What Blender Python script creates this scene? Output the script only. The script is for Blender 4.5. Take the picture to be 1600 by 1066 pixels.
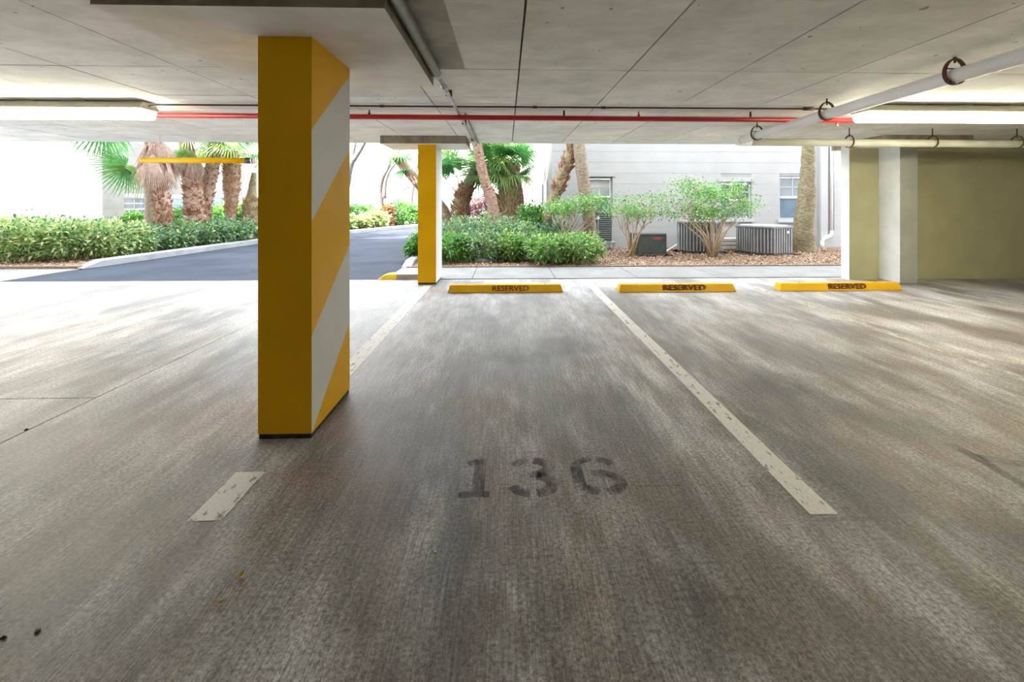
import bpy, bmesh, math, random
import numpy as np
from mathutils import Vector, Matrix, Quaternion

random.seed(7); RNG = np.random.default_rng(11)
for o in list(bpy.data.objects): bpy.data.objects.remove(o, do_unlink=True)
SC = bpy.context.scene
COL = SC.collection

# ------------------------------------------------------------------ camera
F = 690.0; CX = 811.7; HY = 316.0; YAW = 0.03; CAMZ = 1.40
cam_d = bpy.data.cameras.new('camera'); cam = bpy.data.objects.new('camera', cam_d); COL.objects.link(cam)
cam_d.sensor_width = 36; cam_d.lens = F * 36 / 1600
cam_d.shift_x = (800 - CX) / 1600; cam_d.shift_y = (HY - 533) / 1600
cam.location = (0, 0, CAMZ); cam.rotation_euler = (math.pi / 2, 0, -YAW)
cam_d.clip_start = 0.05; cam_d.clip_end = 400
SC.camera = cam

# ------------------------------------------------------------------ sky, sun, exposure
SC.view_settings.view_transform = 'Standard'; SC.view_settings.look = 'None'
SC.view_settings.gamma = 1; SC.view_settings.use_curve_mapping = False
SC.view_settings.exposure = 0.64
wd = bpy.data.worlds.new('sky'); SC.world = wd; wd.use_nodes = True
bg = wd.node_tree.nodes['Background']
bg.inputs[0].default_value = (0.84, 0.91, 1.0, 1); bg.inputs[1].default_value = 6.2
sun_d = bpy.data.lights.new('sun', 'SUN'); sun = bpy.data.objects.new('sun', sun_d); COL.objects.link(sun)
sun_d.energy = 27.0; sun_d.angle = math.radians(0.6); sun_d.color = (1, 0.95, 0.86)
sun.rotation_euler = Vector((0.55, 0.68, -0.57)).to_track_quat('-Z', 'Y').to_euler()
sun.location = (-10, -20, 30)
FIX_EMIT = 26.0          # brightness of the fluorescent lenses

# ------------------------------------------------------------------ helpers
def ray(px, py):
    u = (px - CX) / F; v = (HY - py) / F
    return Vector((math.sin(YAW) + u * math.cos(YAW), math.cos(YAW) - u * math.sin(YAW), v))
def at(px, py, Y):
    d = ray(px, py); t = Y / d.y
    return Vector((d.x * t, Y, CAMZ + d.z * t))
def fl(px, py, z=0.0):
    d = ray(px, py); t = (z - CAMZ) / d.z
    return Vector((d.x * t, d.y * t, z))
def xof(px, Y): return at(px, 316, Y).x
def zof(px, py, Y): return at(px, py, Y).z

def tag(o, label=None, cat=None, group=None, kind=None):
    if label: o['label'] = label
    if cat: o['category'] = cat
    if group: o['group'] = group
    if kind: o['kind'] = kind
    return o
def empty(name, loc, label=None, cat=None, group=None):
    o = bpy.data.objects.new(name, None); COL.objects.link(o); o.location = loc
    o.empty_display_size = 0.1
    return tag(o, label, cat, group)

class MB:
    def __init__(s): s.v = []; s.f = []; s.m = []
    def add(s, vs, fs, m=0):
        b = len(s.v); s.v += [tuple(p) for p in vs]
        s.f += [tuple(i + b for i in f) for f in fs]; s.m += [m] * len(fs); return s
    def box(s, x0, x1, y0, y1, z0, z1, m=0):
        vs = [(x0,y0,z0),(x1,y0,z0),(x1,y1,z0),(x0,y1,z0),(x0,y0,z1),(x1,y0,z1),(x1,y1,z1),(x0,y1,z1)]
        return s.add(vs, [(0,3,2,1),(4,5,6,7),(0,1,5,4),(1,2,6,5),(2,3,7,6),(3,0,4,7)], m)
    def prism(s, pts, z0, z1, m=0):
        n = len(pts)
        vs = [(p[0], p[1], z0) for p in pts] + [(p[0], p[1], z1) for p in pts]
        fs = [tuple(range(n - 1, -1, -1)), tuple(range(n, 2 * n))]
        fs += [(i, (i + 1) % n, n + (i + 1) % n, n + i) for i in range(n)]
        return s.add(vs, fs, m)
    def extrude_x(s, prof, x0, x1, m=0, inset=None):
        n = len(prof); ins = inset or [0] * n
        vs = [(x0 + ins[i], p[0], p[1]) for i, p in enumerate(prof)] + [(x1 - ins[i], p[0], p[1]) for i, p in enumerate(prof)]
        fs = [tuple(range(n)), tuple(range(2 * n - 1, n - 1, -1))]
        fs += [(i, n + i, n + (i + 1) % n, (i + 1) % n) for i in range(n)]
        return s.add(vs, fs, m)
    def tube(s, path, rad, seg=10, m=0, caps=True, jit=0.0):
        path = [Vector(p) for p in path]
        if not hasattr(rad, '__len__'): rad = [rad] * len(path)
        vs = []; nprev = None
        for i, p in enumerate(path):
            t = (path[min(i + 1, len(path) - 1)] - path[max(i - 1, 0)]).normalized()
            if nprev is None:
                a = Vector((1, 0, 0)) if abs(t.x) < 0.8 else Vector((0, 1, 0))
                n = (a - t * a.dot(t)).normalized()
            else: n = (nprev - t * nprev.dot(t)).normalized()
            nprev = n; b = t.cross(n)
            for k in range(seg):
                a = 2 * math.pi * k / seg; r = rad[i] * (1 + (random.uniform(-jit, jit) if jit else 0))
                vs.append(p + (n * math.cos(a) + b * math.sin(a)) * r)
        fs = []
        for i in range(len(path) - 1):
            for k in range(seg):
                k2 = (k + 1) % seg
                fs.append((i*seg+k, i*seg+k2, (i+1)*seg+k2, (i+1)*seg+k))
        if caps:
            fs.append(tuple(range(seg - 1, -1, -1))); fs.append(tuple((len(path)-1)*seg + k for k in range(seg)))
        return s.add(vs, fs, m)
    def build(s, name, mats, parent=None, smooth=False, origin=None, bevel=0):
        me = bpy.data.meshes.new(name)
        off = Vector(origin) if origin is not None else Vector((0, 0, 0))
        pts = [(v[0]-off.x, v[1]-off.y, v[2]-off.z) for v in s.v]
        me.from_pydata(pts, [], s.f); me.update()
        if not isinstance(mats, (list, tuple)): mats = [mats]
        for m in mats: me.materials.append(m)
        if len(mats) > 1: me.polygons.foreach_set('material_index', s.m)
        if smooth: me.polygons.foreach_set('use_smooth', [True] * len(me.polygons))
        o = bpy.data.objects.new(name, me); COL.objects.link(o)
        if parent is not None:
            o.parent = parent
            if origin is not None: o.location = off
        elif origin is not None: o.location = off
        if bevel:
            b = o.modifiers.new('bevel', 'BEVEL'); b.width = bevel; b.segments = 2; b.limit_method = 'ANGLE'
        return o
def part(mb, name, mats, parent, smooth=False, bevel=0):
    """mesh given in world coordinates, parented to an Empty that sits at parent.location (no rotation)"""
    off = Vector(parent.location)
    if parent.parent: off = off + Vector(parent.parent.location)
    mb.v = [(v[0]-off.x, v[1]-off.y, v[2]-off.z) for v in mb.v]
    return mb.build(name, mats, parent, smooth, None, bevel)
def struct(mb, name, mats, parent=None, smooth=False, bevel=0):
    o = mb.build(name, mats, parent, smooth, None, bevel)
    if parent is None: o['kind'] = 'structure'
    return o

# ------------------------------------------------------------------ materials
def nodes(name):
    m = bpy.data.materials.new(name); m.use_nodes = True
    nt = m.node_tree; b = nt.nodes['Principled BSDF']
    return m, nt, b
def N(nt, t, **kw):
    n = nt.nodes.new(t)
    for k, v in kw.items(): setattr(n, k, v)
    return n
def L(nt, a, b): nt.links.new(a, b)
def mapped(nt, scale, src='pos', rot=(0,0,0)):
    mp = N(nt, 'ShaderNodeMapping'); mp.inputs['Scale'].default_value = scale; mp.inputs['Rotation'].default_value = rot
    if src == 'pos': L(nt, N(nt, 'ShaderNodeNewGeometry').outputs['Position'], mp.inputs[0])
    else: L(nt, N(nt, 'ShaderNodeTexCoord').outputs['Object'], mp.inputs[0])
    return mp.outputs[0]
def noise(nt, vec, scale, detail=3, rough=0.55):
    detail = min(detail, 3.5)
    n = N(nt, 'ShaderNodeTexNoise'); n.inputs['Scale'].default_value = scale
    n.inputs['Detail'].default_value = detail; n.inputs['Roughness'].default_value = rough
    L(nt, vec, n.inputs['Vector']); return n.outputs['Fac']
def ramp(nt, fac, stops):
    r = N(nt, 'ShaderNodeValToRGB'); cr = r.color_ramp
    while len(cr.elements) < len(stops): cr.elements.new(0.5)
    for e, (p, c) in zip(cr.elements, stops):
        e.position = p; e.color = (c, c, c, 1) if not hasattr(c, '__len__') else (c[0], c[1], c[2], 1)
    L(nt, fac, r.inputs[0]); return r.outputs[0]
def mix(nt, fac, a, b, mode='MIX'):
    n = N(nt, 'ShaderNodeMix', data_type='RGBA', blend_type=mode)
    for s, v in ((n.inputs[0], fac), (n.inputs[6], a), (n.inputs[7], b)):
        if hasattr(v, 'links'): L(nt, v, s)
        elif hasattr(v, '__len__'): s.default_value = (v[0], v[1], v[2], 1)
        else: s.default_value = v
    return n.outputs[2]
def mth(nt, op, a, b=None, c=None, clamp=False):
    n = N(nt, 'ShaderNodeMath', operation=op); n.use_clamp = clamp
    for i, v in enumerate((a, b, c)):
        if v is None: continue
        if hasattr(v, 'links'): L(nt, v, n.inputs[i])
        else: n.inputs[i].default_value = v
    return n.outputs[0]
def bump(nt, b, h, strength=0.3, dist=0.01):
    n = N(nt, 'ShaderNodeBump'); n.inputs['Strength'].default_value = strength; n.inputs['Distance'].default_value = dist
    L(nt, h, n.inputs['Height']); L(nt, n.outputs[0], b.inputs['Normal'])
def simple(name, c1, c2=None, rough=0.6, scale=8, bmp=0.0, bscale=40, metallic=0, stretch=(1,1,1), spec=0.5, lo=0.35, hi=0.65, src='pos'):
    m, nt, b = nodes(name)
    b.inputs['Roughness'].default_value = rough; b.inputs['Metallic'].default_value = metallic
    b.inputs['Specular IOR Level'].default_value = spec
    if c2 is None: b.inputs['Base Color'].default_value = (*c1, 1)
    else:
        f = noise(nt, mapped(nt, stretch, src), scale); r = ramp(nt, f, [(lo, c1), (hi, c2)])
        L(nt, r, b.inputs['Base Color'])
    if bmp: bump(nt, b, noise(nt, mapped(nt, stretch, src), bscale, 5), bmp, 0.01)
    return m

def make_floor_mat():
    m, nt, b = nodes('garage_floor_concrete')
    pos = mapped(nt, (1, 1, 1))
    sep = N(nt, 'ShaderNodeSeparateXYZ'); L(nt, pos, sep.inputs[0]); X = sep.outputs[0]; Y = sep.outputs[1]
    streak = noise(nt, mapped(nt, (150, 3.5, 1)), 1.0, 4, 0.6)
    band = noise(nt, mapped(nt, (7, 0.9, 1)), 1.0, 6, 0.7)
    fine = noise(nt, pos, 210, 3, 0.75)
    grit = noise(nt, pos, 60, 6, 0.85)
    blot = noise(nt, mapped(nt, (1.5, 0.6, 1)), 1.0, 6, 0.62)
    blot2 = noise(nt, mapped(nt, (3.4, 1.5, 1), rot=(0,0,0.1)), 1.0, 5, 0.65)
    brown = noise(nt, mapped(nt, (1.2, 0.6, 1), rot=(0,0,0.4)), 1.9, 5, 0.6)
    col = mix(nt, ramp(nt, blot, [(0.40, 0.0), (0.60, 1.0)]), (0.195, 0.185, 0.182), (0.50, 0.49, 0.50))
    # distorted position for stain outlines
    dn = N(nt, 'ShaderNodeTexNoise'); dn.inputs['Scale'].default_value = 2.3; dn.inputs['Detail'].default_value = 3; L(nt, pos, dn.inputs['Vector'])
    dv = N(nt, 'ShaderNodeVectorMath', operation='MULTIPLY_ADD'); L(nt, dn.outputs['Color'], dv.inputs[0])
    dv.inputs[1].default_value = (0.55, 0.55, 0.0); L(nt, pos, dv.inputs[2])
    def blobs(lst):
        out = None
        for (x, y, rx, ry, a) in lst:
            mp = N(nt, 'ShaderNodeMapping'); mp.inputs['Scale'].default_value = (1/rx, 1/ry, 0); mp.inputs['Location'].default_value = (-(x+0.27)/rx, -(y+0.27)/ry, 0)
            L(nt, dv.outputs[0], mp.inputs[0])
            ln = N(nt, 'ShaderNodeVectorMath', operation='LENGTH'); L(nt, mp.outputs[0], ln.inputs[0])
            mr = N(nt, 'ShaderNodeMapRange', interpolation_type='SMOOTHSTEP'); L(nt, ln.outputs['Value'], mr.inputs[0])
            mr.inputs[1].default_value = 1.25; mr.inputs[2].default_value = 0.2; mr.inputs[3].default_value = 0; mr.inputs[4].default_value = a
            out = mr.outputs[0] if out is None else mth(nt, 'MAXIMUM', out, mr.outputs[0])
        return out
    # tyre-worn, oily middle of the bays
    nearY = N(nt, 'ShaderNodeMapRange', interpolation_type='SMOOTHSTEP'); L(nt, Y, nearY.inputs[0])
    nearY.inputs[1].default_value = 6.4; nearY.inputs[2].default_value = 2.2
    bayX = N(nt, 'ShaderNodeMapRange', interpolation_type='SMOOTHSTEP'); L(nt, X, bayX.inputs[0])
    bayX.inputs[1].default_value = -3.4; bayX.inputs[2].default_value = -0.6
    bay = mth(nt, 'MULTIPLY', nearY.outputs[0], bayX.outputs[0])
    col = mix(nt, mth(nt, 'MULTIPLY', bay, ramp(nt, blot2, [(0.38, 0.95), (0.60, 0.20)])), col, (0.165, 0.140, 0.118))
    # pale worn strips beside the line
    light = blobs([(1.05, 3.6, 0.28, 1.5, 0.8), (0.55, 5.2, 0.5, 0.7, 0.5), (2.15, 4.6, 0.25, 1.1, 0.55), (3.0, 5.8, 0.9, 0.5, 0.5), (1.15, 2.1, 0.22, 0.5, 0.4), (-0.7, 5.3, 0.4, 0.9, 0.35)])
    col = mix(nt, mth(nt, 'MULTIPLY', light, ramp(nt, band, [(0.35, 0.25), (0.6, 1.0)])), col, (0.54, 0.53, 0.52))
    dark = blobs([(0.05, 4.0, 0.32, 0.30, 0.75), (0.55, 4.3, 0.35, 0.25, 0.6), (0.1, 6.2, 0.30, 0.5, 0.45), (-0.22, 1.85, 0.13, 0.45, 0.75), (-0.55, 2.2, 0.40, 0.30, 0.6), (1.95, 3.1, 0.40, 0.75, 0.8), (1.70, 2.25, 0.30, 0.5, 0.75),
                  (2.45, 2.7, 0.35, 0.3, 0.7), (2.1, 1.75, 0.4, 0.35, 0.6), (0.6, 1.6, 0.3, 0.3, 0.5), (-2.3, 2.3, 0.6, 0.5, 0.35), (-3.0, 3.4, 0.5, 0.5, 0.3), (0.75, 2.9, 0.35, 0.5, 0.45)])
    col = mix(nt, mth(nt, 'MULTIPLY', dark, ramp(nt, blot2, [(0.36, 1.0), (0.64, 0.55)])), col, (0.075, 0.073, 0.076))
    rust = blobs([(-1.95, 2.95, 0.45, 0.28, 0.6), (-0.95, 2.75, 0.22, 0.35, 0.6), (-0.95, 2.3, 0.35, 0.2, 0.45), (-0.2, 3.0, 0.5, 0.5, 0.25), (0.3, 1.9, 0.5, 0.5, 0.35), (2.6, 2.45, 0.3, 0.2, 0.4)])
    col = mix(nt, mth(nt, 'MULTIPLY', rust, ramp(nt, brown, [(0.35, 0.4), (0.6, 1.0)])), col, (0.27, 0.185, 0.12))
    col = mix(nt, mth(nt, 'MULTIPLY', ramp(nt, brown, [(0.48, 0.0), (0.64, 1.0)]), 0.35), col, (0.25, 0.175, 0.125))
    # black tyre scuffs across the bays
    sc = noise(nt, mapped(nt, (0.9, 16, 1), rot=(0,0,0.12)), 1.0, 2, 0.5)
    scm = mth(nt, 'MULTIPLY', ramp(nt, sc, [(0.70, 0.0), (0.73, 1.0)]), 0.35)
    col = mix(nt, scm, col, (0.06, 0.058, 0.055))
    col = mix(nt, 1.0, col, ramp(nt, band, [(0.36, 0.82), (0.64, 1.17)]), 'MULTIPLY')
    col = mix(nt, 1.0, col, ramp(nt, streak, [(0.34, 0.68), (0.66, 1.28)]), 'MULTIPLY')
    col = mix(nt, 1.0, col, ramp(nt, grit, [(0.36, 0.42), (0.64, 1.56)]), 'MULTIPLY')
    pit = noise(nt, pos, 30, 2, 0.5)
    col = mix(nt, mth(nt, 'MULTIPLY', ramp(nt, pit, [(0.74, 0.0), (0.77, 1.0)]), 0.6), col, (0.07, 0.06, 0.05))
    L(nt, col, b.inputs['Base Color'])
    L(nt, ramp(nt, blot, [(0.3, 0.42), (0.7, 0.58)]), b.inputs['Roughness'])
    h = mth(nt, 'ADD', mth(nt, 'MULTIPLY', streak, 1.0), mth(nt, 'MULTIPLY', fine, 0.6))
    bump(nt, b, h, 0.35, 0.004)
    return m
M = {}; LEAFK = 0.80
M['floor'] = make_floor_mat()
def make_ceiling_mat():
    m, nt, b = nodes('ceiling_concrete')
    pos = mapped(nt, (1, 1, 1)); inf = N(nt, 'ShaderNodeObjectInfo')
    f = noise(nt, mapped(nt, (0.8, 1.6, 1)), 1.3, 6, 0.6)
    c = mix(nt, ramp(nt, f, [(0.3, 0.0), (0.7, 1.0)]), (0.80, 0.78, 0.71), (0.90, 0.885, 0.84))
    st = noise(nt, mapped(nt, (1, 3, 1)), 5, 6, 0.7)
    c = mix(nt, mth(nt, 'MULTIPLY', ramp(nt, st, [(0.58, 0.0), (0.75, 1.0)]), 0.25), c, (0.40, 0.36, 0.27))
    bl = noise(nt, mapped(nt, (1, 1.4, 1), rot=(0,0,0.5)), 2.4, 6, 0.65)
    c = mix(nt, 1.0, c, ramp(nt, bl, [(0.30, 0.84), (0.62, 1.05)]), 'MULTIPLY')
    pk = noise(nt, pos, 14, 1, 0.4)
    c = mix(nt, mth(nt, 'MULTIPLY', ramp(nt, pk, [(0.755, 0.0), (0.78, 1.0)]), 0.7), c, (0.12, 0.10, 0.08))
    rv = mth(nt, 'MULTIPLY_ADD', inf.outputs['Random'], 0.12, 0.94)
    c = mix(nt, 1.0, c, rv, 'MULTIPLY')
    L(nt, c, b.inputs['Base Color']); b.inputs['Roughness'].default_value = 0.75
    bump(nt, b, noise(nt, pos, 30, 6), 0.15, 0.01)
    return m
M['ceiling'] = make_ceiling_mat()
M['infill'] = simple('rough_infill_concrete', (0.36, 0.34, 0.29), (0.50, 0.48, 0.42), 0.8, 5, 0.2, 30)
M['joint'] = simple('dark_joint_concrete', (0.10, 0.09, 0.075), (0.18, 0.165, 0.14), 0.9, 12)  # darker concrete seen in the gaps between pieces
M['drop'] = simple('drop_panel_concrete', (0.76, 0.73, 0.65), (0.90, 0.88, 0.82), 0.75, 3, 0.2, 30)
M['dropside'] = simple('drop_panel_shaded_side', (0.20, 0.17, 0.12), (0.34, 0.30, 0.22), 0.85, 6, 0.2, 40)  # panel sides coloured dark for the shade they stand in
def paint(name, c, c2, rough=0.42, chips=(0.72, 0.75), under=(0.35, 0.32, 0.27)):
    m, nt, b = nodes(name); pos = mapped(nt, (1, 1, 1))
    col = mix(nt, ramp(nt, noise(nt, pos, 2.2, 5), [(0.3, 0.0), (0.7, 1.0)]), c, c2)
    col = mix(nt, ramp(nt, noise(nt, pos, 34, 4, 0.7), [(chips[0], 0.0), (chips[1], 1.0)]), col, under)
    L(nt, col, b.inputs['Base Color']); b.inputs['Roughness'].default_value = rough
    b.inputs['Specular IOR Level'].default_value = 0.18
    bump(nt, b, noise(nt, pos, 90, 4), 0.18, 0.006)
    return m
M['yellow'] = paint('yellow_column_paint', (0.72, 0.385, 0.001), (0.80, 0.44, 0.001), 0.42, (0.80, 0.83))
M['white_paint'] = paint('white_column_paint', (0.62, 0.62, 0.62), (0.70, 0.70, 0.70), 0.45)
M['stop_yellow'] = paint('wheel_stop_yellow_paint', (0.70, 0.36, 0.01), (0.82, 0.50, 0.02), 0.5, (0.66, 0.70), (0.30, 0.14, 0.03))
M['curb_yellow'] = paint('curb_yellow_paint', (0.72, 0.52, 0.02), (0.80, 0.62, 0.05), 0.6, (0.62, 0.68))
M['letter'] = paint('black_stencil_paint', (0.10, 0.03, 0.01), (0.20, 0.07, 0.015), 0.6, (0.60, 0.66), (0.6, 0.33, 0.02))
M['soot'] = simple('black_column_foot_grime', (0.012, 0.012, 0.01), (0.05, 0.045, 0.03), 0.8, 14)
def worn(name, c, cover_lo, cover_hi, scale=14, maxa=1.0, rough=0.6):
    """old floor paint: worn away in flecks so the concrete shows through"""
    m, nt, b = nodes(name); pos = mapped(nt, (1, 1, 1))
    g = noise(nt, pos, 80, 4, 0.7)
    L(nt, mix(nt, ramp(nt, g, [(0.3, 0.0), (0.7, 1.0)]), [x * 0.8 for x in c], [min(1, x * 1.12) for x in c]), b.inputs['Base Color'])
    a = noise(nt, mapped(nt, (1.6, 0.7, 1)), scale, 6, 0.7)
    L(nt, ramp(nt, a, [(cover_lo, 0.0), (cover_hi, maxa)]), b.inputs['Alpha'])
    b.inputs['Roughness'].default_value = rough
    return m
M['stripe'] = worn('worn_white_line_paint', (0.76, 0.735, 0.70), 0.34, 0.43)
M['stripe_faint'] = worn('thin_faded_line_paint', (0.66, 0.64, 0.58), 0.34, 0.55, 9, 0.7)
M['number'] = worn('faded_black_number_paint', (0.035, 0.038, 0.042), 0.30, 0.66, 9, 0.72)
M['number_faint'] = worn('smudged_black_number_paint', (0.04, 0.04, 0.042), 0.36, 0.66, 7, 0.5)
M['wall_int'] = simple('garage_wall_beige_paint', (0.42, 0.40, 0.235), (0.48, 0.46, 0.28), 0.55, 2, 0.12, 60)
M['wall_lit'] = simple('garage_pier_lit_face', (0.62, 0.62, 0.60), (0.72, 0.72, 0.70), 0.6, 3, 0.2, 50)  # pale tone carries the outdoor light on the pier faces
M['wall_dim'] = simple('garage_pier_dim_face', (0.36, 0.36, 0.31), (0.42, 0.42, 0.37), 0.6, 3, 0.2, 50)  # greyer tone stands for weaker light on the pier front
M['pvc'] = simple('white_drain_pipe_plastic', (0.84, 0.83, 0.81), (0.90, 0.89, 0.88), 0.28, 3)
M['pvc2'] = simple('cream_drain_pipe_plastic', (0.62, 0.61, 0.47), (0.70, 0.69, 0.56), 0.35, 3)
M['rust'] = simple('rusty_hanger_iron', (0.045, 0.022, 0.014), (0.13, 0.055, 0.03), 0.75, 30, 0.3, 60)
M['red'] = simple('red_sprinkler_pipe_paint', (0.50, 0.012, 0.015), (0.60, 0.02, 0.02), 0.4, 4)
M['black'] = simple('black_conduit', (0.03, 0.025, 0.02), (0.055, 0.04, 0.03), 0.6, 9)
M['steel'] = simple('galvanised_conduit_steel', (0.42, 0.43, 0.43), (0.58, 0.58, 0.57), 0.32, 9, metallic=0.7)
M['darksteel'] = simple('dull_conduit_steel', (0.22, 0.22, 0.21), (0.33, 0.33, 0.31), 0.35, 9, metallic=0.6)
M['brass'] = simple('sprinkler_brass', (0.35, 0.25, 0.12), None, 0.35, metallic=0.9)
M['housing'] = simple('lamp_housing_enamel', (0.42, 0.40, 0.30), (0.50, 0.48, 0.38), 0.5, 4)
m, nt, b = nodes('lit_lamp_lens'); b.inputs['Base Color'].default_value = (0.9, 0.9, 0.85, 1)
b.inputs['Emission Color'].default_value = (1.0, 0.95, 0.72, 1); b.inputs['Emission Strength'].default_value = FIX_EMIT; M['lens'] = m
def make_asphalt():
    m, nt, b = nodes('asphalt'); pos = mapped(nt, (1, 1, 1))
    c = mix(nt, ramp(nt, noise(nt, pos, 0.8, 5), [(0.3, 0.0), (0.7, 1.0)]), (0.032, 0.037, 0.050), (0.055, 0.062, 0.080))
    c = mix(nt, 1.0, c, ramp(nt, noise(nt, pos, 45, 4, 0.8), [(0.3, 0.75), (0.7, 1.25)]), 'MULTIPLY')
    L(nt, c, b.inputs['Base Color']); b.inputs['Roughness'].default_value = 0.95; b.inputs['Specular IOR Level'].default_value = 0.1
    bump(nt, b, noise(nt, pos, 120, 3), 0.3, 0.006); return m
M['asphalt'] = make_asphalt()
M['sidewalk'] = simple('sidewalk_concrete', (0.155, 0.152, 0.145), (0.205, 0.20, 0.19), 0.7, 2, 0.2, 60)
M['curb'] = simple('curb_concrete', (0.22, 0.225, 0.235), (0.30, 0.305, 0.315), 0.7, 3, 0.2, 50)
M['mulch'] = simple('brown_mulch_soil', (0.10, 0.065, 0.042), (0.26, 0.18, 0.12), 0.95, 26, 0.9, 40)
M['litter_a'] = simple('dry_leaf_tan', (0.50, 0.32, 0.18), (0.62, 0.44, 0.28), 0.8, 9)
M['litter_b'] = simple('dry_leaf_rust', (0.36, 0.17, 0.09), (0.46, 0.25, 0.14), 0.8, 9)
M['bldg'] = simple('white_building_paint', (0.375, 0.367, 0.355), (0.405, 0.397, 0.383), 0.7, 2, 0.12, 30)
M['bldg_shade'] = simple('block_paint_shaded_side', (0.17, 0.167, 0.15), (0.20, 0.197, 0.18), 0.7, 2, 0.12, 30)  # grey tone carries the shade on the block's sunless side
M['groove'] = simple('wall_joint_paint', (0.30, 0.295, 0.285), (0.33, 0.325, 0.315), 0.85, 5)
M['frame'] = simple('white_window_frame', (0.46, 0.465, 0.47), None, 0.4)
M['glass'] = simple('window_glass_dim', (0.10, 0.15, 0.20), (0.15, 0.21, 0.27), 0.08, 1.2)
M['glass_dark'] = simple('window_glass_dark', (0.07, 0.085, 0.10), (0.12, 0.14, 0.16), 0.08, 2)
M['blind'] = simple('window_glass_over_blind', (0.22, 0.255, 0.27), (0.28, 0.31, 0.325), 0.12, 2)
M['ac'] = simple('grey_condenser_sheet_metal', (0.13, 0.135, 0.15), (0.17, 0.175, 0.19), 0.45, 5)
M['ac_rib'] = simple('grey_condenser_rib', (0.30, 0.30, 0.31), (0.36, 0.36, 0.37), 0.45, 5)
M['ac_dark'] = simple('dark_green_condenser_metal', (0.035, 0.045, 0.045), (0.055, 0.065, 0.065), 0.45, 5)
M['ac_louver'] = simple('dark_condenser_louver', (0.075, 0.09, 0.09), (0.10, 0.115, 0.115), 0.5, 5)
M['badge_red'] = simple('red_badge', (0.55, 0.05, 0.05), None, 0.4)
M['badge_white'] = simple('pale_badge', (0.75, 0.76, 0.78), None, 0.3)
M['board'] = simple('weathered_beige_board', (0.52, 0.46, 0.38), (0.64, 0.58, 0.50), 0.8, 6)
def leafm(name, c1, c2, trans=0.35, rough=0.4):
    c1 = [x * LEAFK for x in c1]; c2 = [x * LEAFK for x in c2]
    m, nt, b = nodes(name)
    f = noise(nt, mapped(nt, (1, 1, 1)), 9, 3); c = ramp(nt, f, [(0.35, c1), (0.65, c2)])
    L(nt, c, b.inputs['Base Color']); b.inputs['Roughness'].default_value = rough
    t = N(nt, 'ShaderNodeBsdfTranslucent'); L(nt, c, t.inputs[0])
    mx = N(nt, 'ShaderNodeMixShader'); mx.inputs[0].default_value = trans
    L(nt, b.outputs[0], mx.inputs[1]); L(nt, t.outputs[0], mx.inputs[2])
    L(nt, mx.outputs[0], nt.nodes['Material Output'].inputs[0]); return m
M['lf_light'] = leafm('leaf_pale_variegated', (0.48, 0.58, 0.22), (0.62, 0.70, 0.36))
M['lf_mid'] = leafm('leaf_mid_green', (0.18, 0.36, 0.08), (0.28, 0.46, 0.12))
M['lf_dark'] = leafm('leaf_dark_green', (0.06, 0.18, 0.07), (0.10, 0.26, 0.10))
M['lf_bright'] = leafm('leaf_bright_green', (0.13, 0.46, 0.06), (0.24, 0.58, 0.10))
M['lf_blue'] = leafm('leaf_grey_green', (0.20, 0.34, 0.23), (0.32, 0.46, 0.32))
M['lf_yellow'] = leafm('leaf_yellow', (0.62, 0.55, 0.12), (0.72, 0.62, 0.25))
M['lf_pink'] = leafm('leaf_pink_purple', (0.45, 0.16, 0.30), (0.62, 0.30, 0.46))
M['lf_red'] = leafm('leaf_red_brown', (0.40, 0.14, 0.09), (0.52, 0.24, 0.16))
M['frond'] = leafm('palm_frond_green', (0.045, 0.22, 0.06), (0.13, 0.36, 0.09), 0.4)
M['frond_y'] = leafm('palm_frond_yellow_green', (0.16, 0.32, 0.06), (0.30, 0.44, 0.13), 0.4)
M['petiole'] = simple('palm_petiole', (0.34, 0.42, 0.12), (0.46, 0.48, 0.20), 0.5, 6)
M['dead'] = leafm('dead_palm_frond', (0.34, 0.215, 0.155), (0.50, 0.36, 0.285), 0.25, 0.7)
M['boot'] = simple('palm_leaf_base_brown', (0.15, 0.065, 0.035), (0.36, 0.19, 0.11), 0.85, 14, 0.4, 40)
M['boot_o'] = simple('palm_leaf_base_orange', (0.26, 0.14, 0.06), (0.44, 0.27, 0.14), 0.85, 12, 0.4, 40)
M['fibre'] = simple('palm_stump_fibre', (0.30, 0.19, 0.10), (0.62, 0.50, 0.35), 0.9, 10, 0.6, 30, stretch=(2,2,0.6))
M['trunk_g'] = simple('smooth_palm_bark', (0.16, 0.115, 0.075), (0.31, 0.245, 0.175), 0.85, 11, 0.7, 26, stretch=(1,1,3))
M['trunk_moss'] = simple('mossy_palm_bark', (0.12, 0.10, 0.045), (0.26, 0.215, 0.13), 0.9, 11, 0.7, 26, stretch=(1,1,2.2))
M['trunk_r'] = simple('reddish_palm_bark', (0.20, 0.11, 0.075), (0.38, 0.25, 0.19), 0.85, 12, 0.7, 26, stretch=(1,1,2))
M['bark'] = simple('grey_brown_bark', (0.07, 0.055, 0.048), (0.12, 0.10, 0.09), 0.9, 9, 0.5, 30)
M['bark_pale'] = simple('pale_grey_bark', (0.085, 0.08, 0.075), (0.14, 0.13, 0.125), 0.9, 9, 0.5, 30)
M['stem'] = simple('shrub_stem_tan', (0.42, 0.31, 0.21), (0.58, 0.46, 0.34), 0.8, 12)
M['leaf_drop'] = simple('fallen_yellow_leaf', (0.55, 0.40, 0.08), (0.62, 0.48, 0.16), 0.6, 30)
M['leaf_drop2'] = simple('fallen_tan_leaf', (0.48, 0.36, 0.22), None, 0.6)
M['pebble'] = simple('pale_pebble', (0.62, 0.60, 0.54), None, 0.8)

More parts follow.
